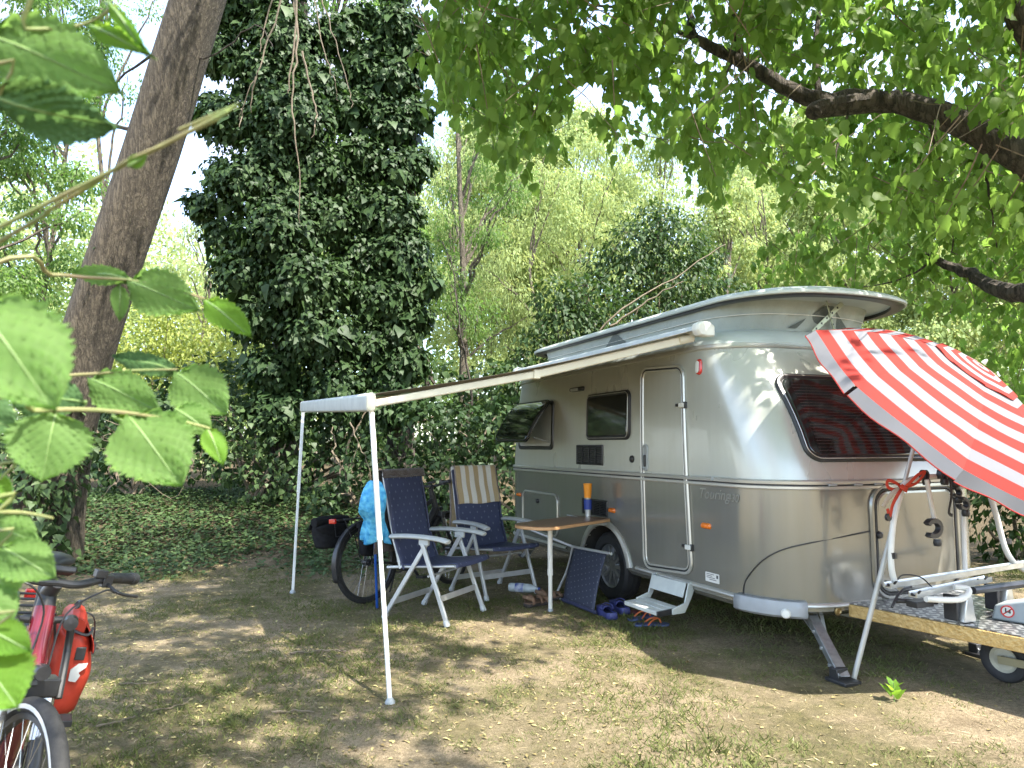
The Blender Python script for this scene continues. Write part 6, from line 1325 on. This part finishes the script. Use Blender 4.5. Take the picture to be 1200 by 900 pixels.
# ================================================================== HAZEL BRANCHES CLOSE TO THE CAMERA
def hazel_mat(name, c1, c2, tr, tw):
    m = leaf_mat(name, c1, c2, tr, tw, .6, .15, True); return m
H_MID = hazel_mat('hazel_leaf', (.11, .20, .06), (.155, .255, .08), (.34, .55, .11), .55)
H_LIME = hazel_mat('sunlit_lime_leaf', (.10, .21, .03), (.13, .25, .035), (.38, .62, .06), .5)  # lime tone paints sunlight into some hazel leaves; the seedling's own green
H_VEIN = pm('hazel_vein', (.14, .22, .06), (.16, .24, .07), .5); H_TW = pm('hazel_twig', (.19, .24, .07), (.24, .17, .09), .6, 0, 14, .1)
hz = thing('hazel_shrub', 'hazel branches with large serrated green leaves close at the left edge', 'shrub', (-1.15, .75, 0)); hb0 = Vector((-1.15, .75, 0))
def hazel_leaf(base, tip, wpx, y0, y1, mat, face=(0, 0), fold=.12):
    A, B = at(*base, y0), at(*tip, y1); ax = B - A; L_ = ax.length; ax.normalize(); w = 1.18 * wpx / FPX * (y0 + y1) / 2
    view = (CAMP - (A + B) / 2).normalized(); nrm = view + Vector((face[0], 0, face[1])) * .45; nrm = (nrm - ax * nrm.dot(ax)).normalized(); sd = ax.cross(nrm)
    nl_, ns = 30, 8; mb = MB(); vs_ = []
    def wid(t): return (max(0, math.sin(math.pi * min(1, t ** .80))) ** .62) * (1 - .32 * t ** 3) if t < .93 else max(0, (1 - t) / .07) * .20
    for i in range(nl_ + 1):
        t = i / nl_; ser = 1 + .075 * ((i % 2) * 2 - 1) * (t > .08)
        for j in range(-ns, ns + 1):
            s = j / ns; tt = min(1, max(0, t - .10 * (1 - t) * 0)); wd_ = wid(t) * (ser if abs(j) == ns else 1)
            x = s * wd_ * w / 2; yl = L_ * (t + .07 * abs(s) * (1 - t) - (.06 if t < .08 else 0) * abs(s) * 0)
            pl = .010 * L_ / .1 * .42 * math.sin((t - .45 * abs(s)) * 2 * math.pi * 7.5) * min(1, abs(s) * 3) * (1 - abs(s) * .3)
            z = fold * abs(x) - .35 * (t - .4) ** 2 * L_ * .5 + pl + .04 * L_ * math.sin(s * 4 + t * 5)
            vs_.append(A + ax * yl + sd * x + nrm * z - hb0)
    n_ = 2 * ns + 1; mb.add(vs_, [(i*n_+j, i*n_+j+1, (i+1)*n_+j+1, (i+1)*n_+j) for i in range(nl_) for j in range(n_-1)], 0)
    mb.tube([Vector(vs_[i*n_+ns]) - nrm * .0006 for i in range(0, nl_ + 1, 2)], [.0016 * (1 - i / 18) + .0004 for i in range(nl_ // 2 + 1)], 5, 1)
    lf_ = mb.build('leaf', [mat, H_VEIN], hz, angle=180)
    if len(lf_.data.polygons) > 4: pass
    return lf_
HL = [((-40, 345), (66, 478), 118, .55, .55, 0, (.2, .6)), ((-20, 38), (140, 104), 92, .60, .62, 0, (0, .5)), ((-15, 112), (136, 152), 64, .6, .62, 2, (0, -.9)), ((100, 28), (176, 62), 24, .62, .6, 1, (.6, .2)), ((125, 0), (172, 62), 16, .6, .6, 1, (.8, 0)),
      ((148, 328), (232, 362), 52, .92, .9, 0, (0, .3)), ((152, 326), (84, 318), 22, .92, .95, 0, (0, .8)), ((238, 350), (294, 392), 32, .9, .88, 1, (.5, .4)), ((140, 332), (141, 376), 18, .93, .93, 0, (.8, 0)),
      ((102, 442), (186, 480), 48, .88, .86, 0, (0, .4)), ((204, 434), (266, 484), 56, .9, .88, 0, (.2, .3)), ((148, 484), (213, 568), 82, .82, .8, 0, (0, .4)), ((204, 478), (248, 506), 34, .86, .86, 0, (.2, .5)), ((242, 500), (262, 544), 24, .86, .85, 1, (.7, .2)),
      ((66, 480), (48, 564), 78, .82, .8, 0, (-.2, .3)), ((100, 470), (8, 466), 46, .84, .84, 2, (0, .8)), ((212, 436), (130, 416), 24, .9, .93, 2, (0, .9)), ((-22, 612), (44, 634), 44, .8, .78, 0, (0, .4)), ((0, 640), (64, 676), 46, .76, .75, 0, (0, .3)), ((-14, 650), (12, 704), 52, .76, .75, 0, (-.2, .3)),
      ((-20, 735), (36, 762), 36, .7, .7, 1, (0, .4)), ((-24, 770), (20, 828), 70, .7, .68, 1, (-.2, .4)), ((-14, 556), (8, 590), 26, .8, .8, 1, (.5, .3)), ((130, 488), (205, 512), 18, .83, .84, 1, (0, -.7)), ((-60, 480), (20, 500), 60, .8, .8, 2, (0, .5)), ((150, 195), (172, 182), 14, .6, .6, 1, (.3, .5)), ((-30, 555), (10, 600), 40, .9, .9, 2, (.3, .2)), ((-20, 690), (14, 730), 40, .74, .74, 0, (.1, .3))]
H_DK = hazel_mat('hazel_leaf_dark', (.06, .125, .045), (.08, .15, .055), (.18, .32, .09), .4)
for a in HL: hazel_leaf(a[0], a[1], a[2], a[3], a[4], (H_MID, H_LIME, H_DK)[a[5]], a[6])
TWG = [([(-30, 300, .66), (60, 245, .63), (110, 215, .62), (150, 188, .60), (200, 166, .60), (257, 140, .60)], .0016), ([(195, 168, .60), (210, 152, .6), (222, 147, .6)], .0018), ([(-40, 322, .8), (60, 322, .88), (100, 325, .9), (150, 328, .92), (200, 338, .91), (240, 350, .9)], .0022),
       ([(-50, 484, .75), (40, 481, .8), (100, 480, .82), (150, 484, .82), (205, 492, .84), (246, 502, .86)], .0026), ([(-40, 455, .85), (60, 442, .87), (110, 438, .88), (160, 434, .89), (208, 433, .9)], .0022), ([(-40, 598, .8), (0, 600, .8), (30, 601, .8), (62, 607, .79)], .0024), ([(-40, 20, .6), (30, 34, .6), (100, 28, .62), (135, 5, .6)], .002), ([(-50, 640, .75), (0, 640, .76)], .002), ([(-50, 735, .7), (-10, 738, .7)], .002), ([(-60, 110, .6), (0, 112, .6)], .002), ([(-40, 560, .8), (0, 562, .8)], .002)]
for pts, r in TWG:
    mb = MB(); P = [at(*p) - hb0 for p in pts]; P = [Vector((-.02 + .01 * random.random(), .03, max(.2, P[0].z * .8)))] + P; limb(mb, P, r * 1.5, r * .55, 7); mb.build('twig', H_TW, hz)
mb = MB(); limb(mb, [(0, 0, -.02), (-.02, .02, .5), (.0, .05, 1.1), (-.05, 0, 1.8), (-.02, -.05, 2.3)], .018, .006, 9); mb.build('stem', B_TWIG, hz)

# ================================================================== SMALL THINGS ON THE GROUND
def dry_twig(label, pts, r):
    P = [gp(px, py, .012) for px, py in pts]; b = Vector((P[0].x, P[0].y, 0)); mb = MB(); limb(mb, [p - b + Vector((0, 0, gz(p.x, p.y))) for p in P], r, r * .5, 6, .003)
    o = mb.build('dry_twig', B_TWIG); o.location = b; tag(o, label, 'twig', 'dry twigs on the ground')
dry_twig('curved dry twig lying furthest left on the soil', [(112, 850), (135, 846), (152, 840), (160, 838)], .006)
dry_twig('forked pale dry twig lying left of the near awning leg', [(340, 766), (365, 764), (392, 762), (405, 764)], .009)
dry_twig('short straight dry twig in the middle foreground soil', [(318, 834), (345, 833), (368, 833)], .007)
dry_twig('long thin dry twig at the left behind the orange pannier', [(178, 832), (200, 828), (220, 822)], .004)
dry_twig('dry twig lying close to the bottom left wheel', [(140, 800), (165, 800), (190, 798)], .005)
p = gp(1048, 822, 0); t = thing('seedling', 'bright green young plant sprouting from the soil in front of the caravan', 'plant', (p.x, p.y, gz(p.x, p.y)))
n = 7; C = np.array([(0.012 * math.cos(k * 2.4), .012 * math.sin(k * 2.4), .012 + .012 * k) for k in range(n)]); y = np.array([(math.cos(k * 2.4) * .6, math.sin(k * 2.4) * .6, .9) for k in range(n)]); z = np.array([(-math.cos(k * 2.4), -math.sin(k * 2.4), .6) for k in range(n)])
leaves('foliage', C, frames(n, y, z), np.array([.075, .08, .07, .075, .06, .055, .05]), T_MULB, H_LIME, t); mb = MB(); mb.tube([(0, 0, -.01), (0, 0, .10)], .003, 5); mb.build('stem', H_VEIN, t)
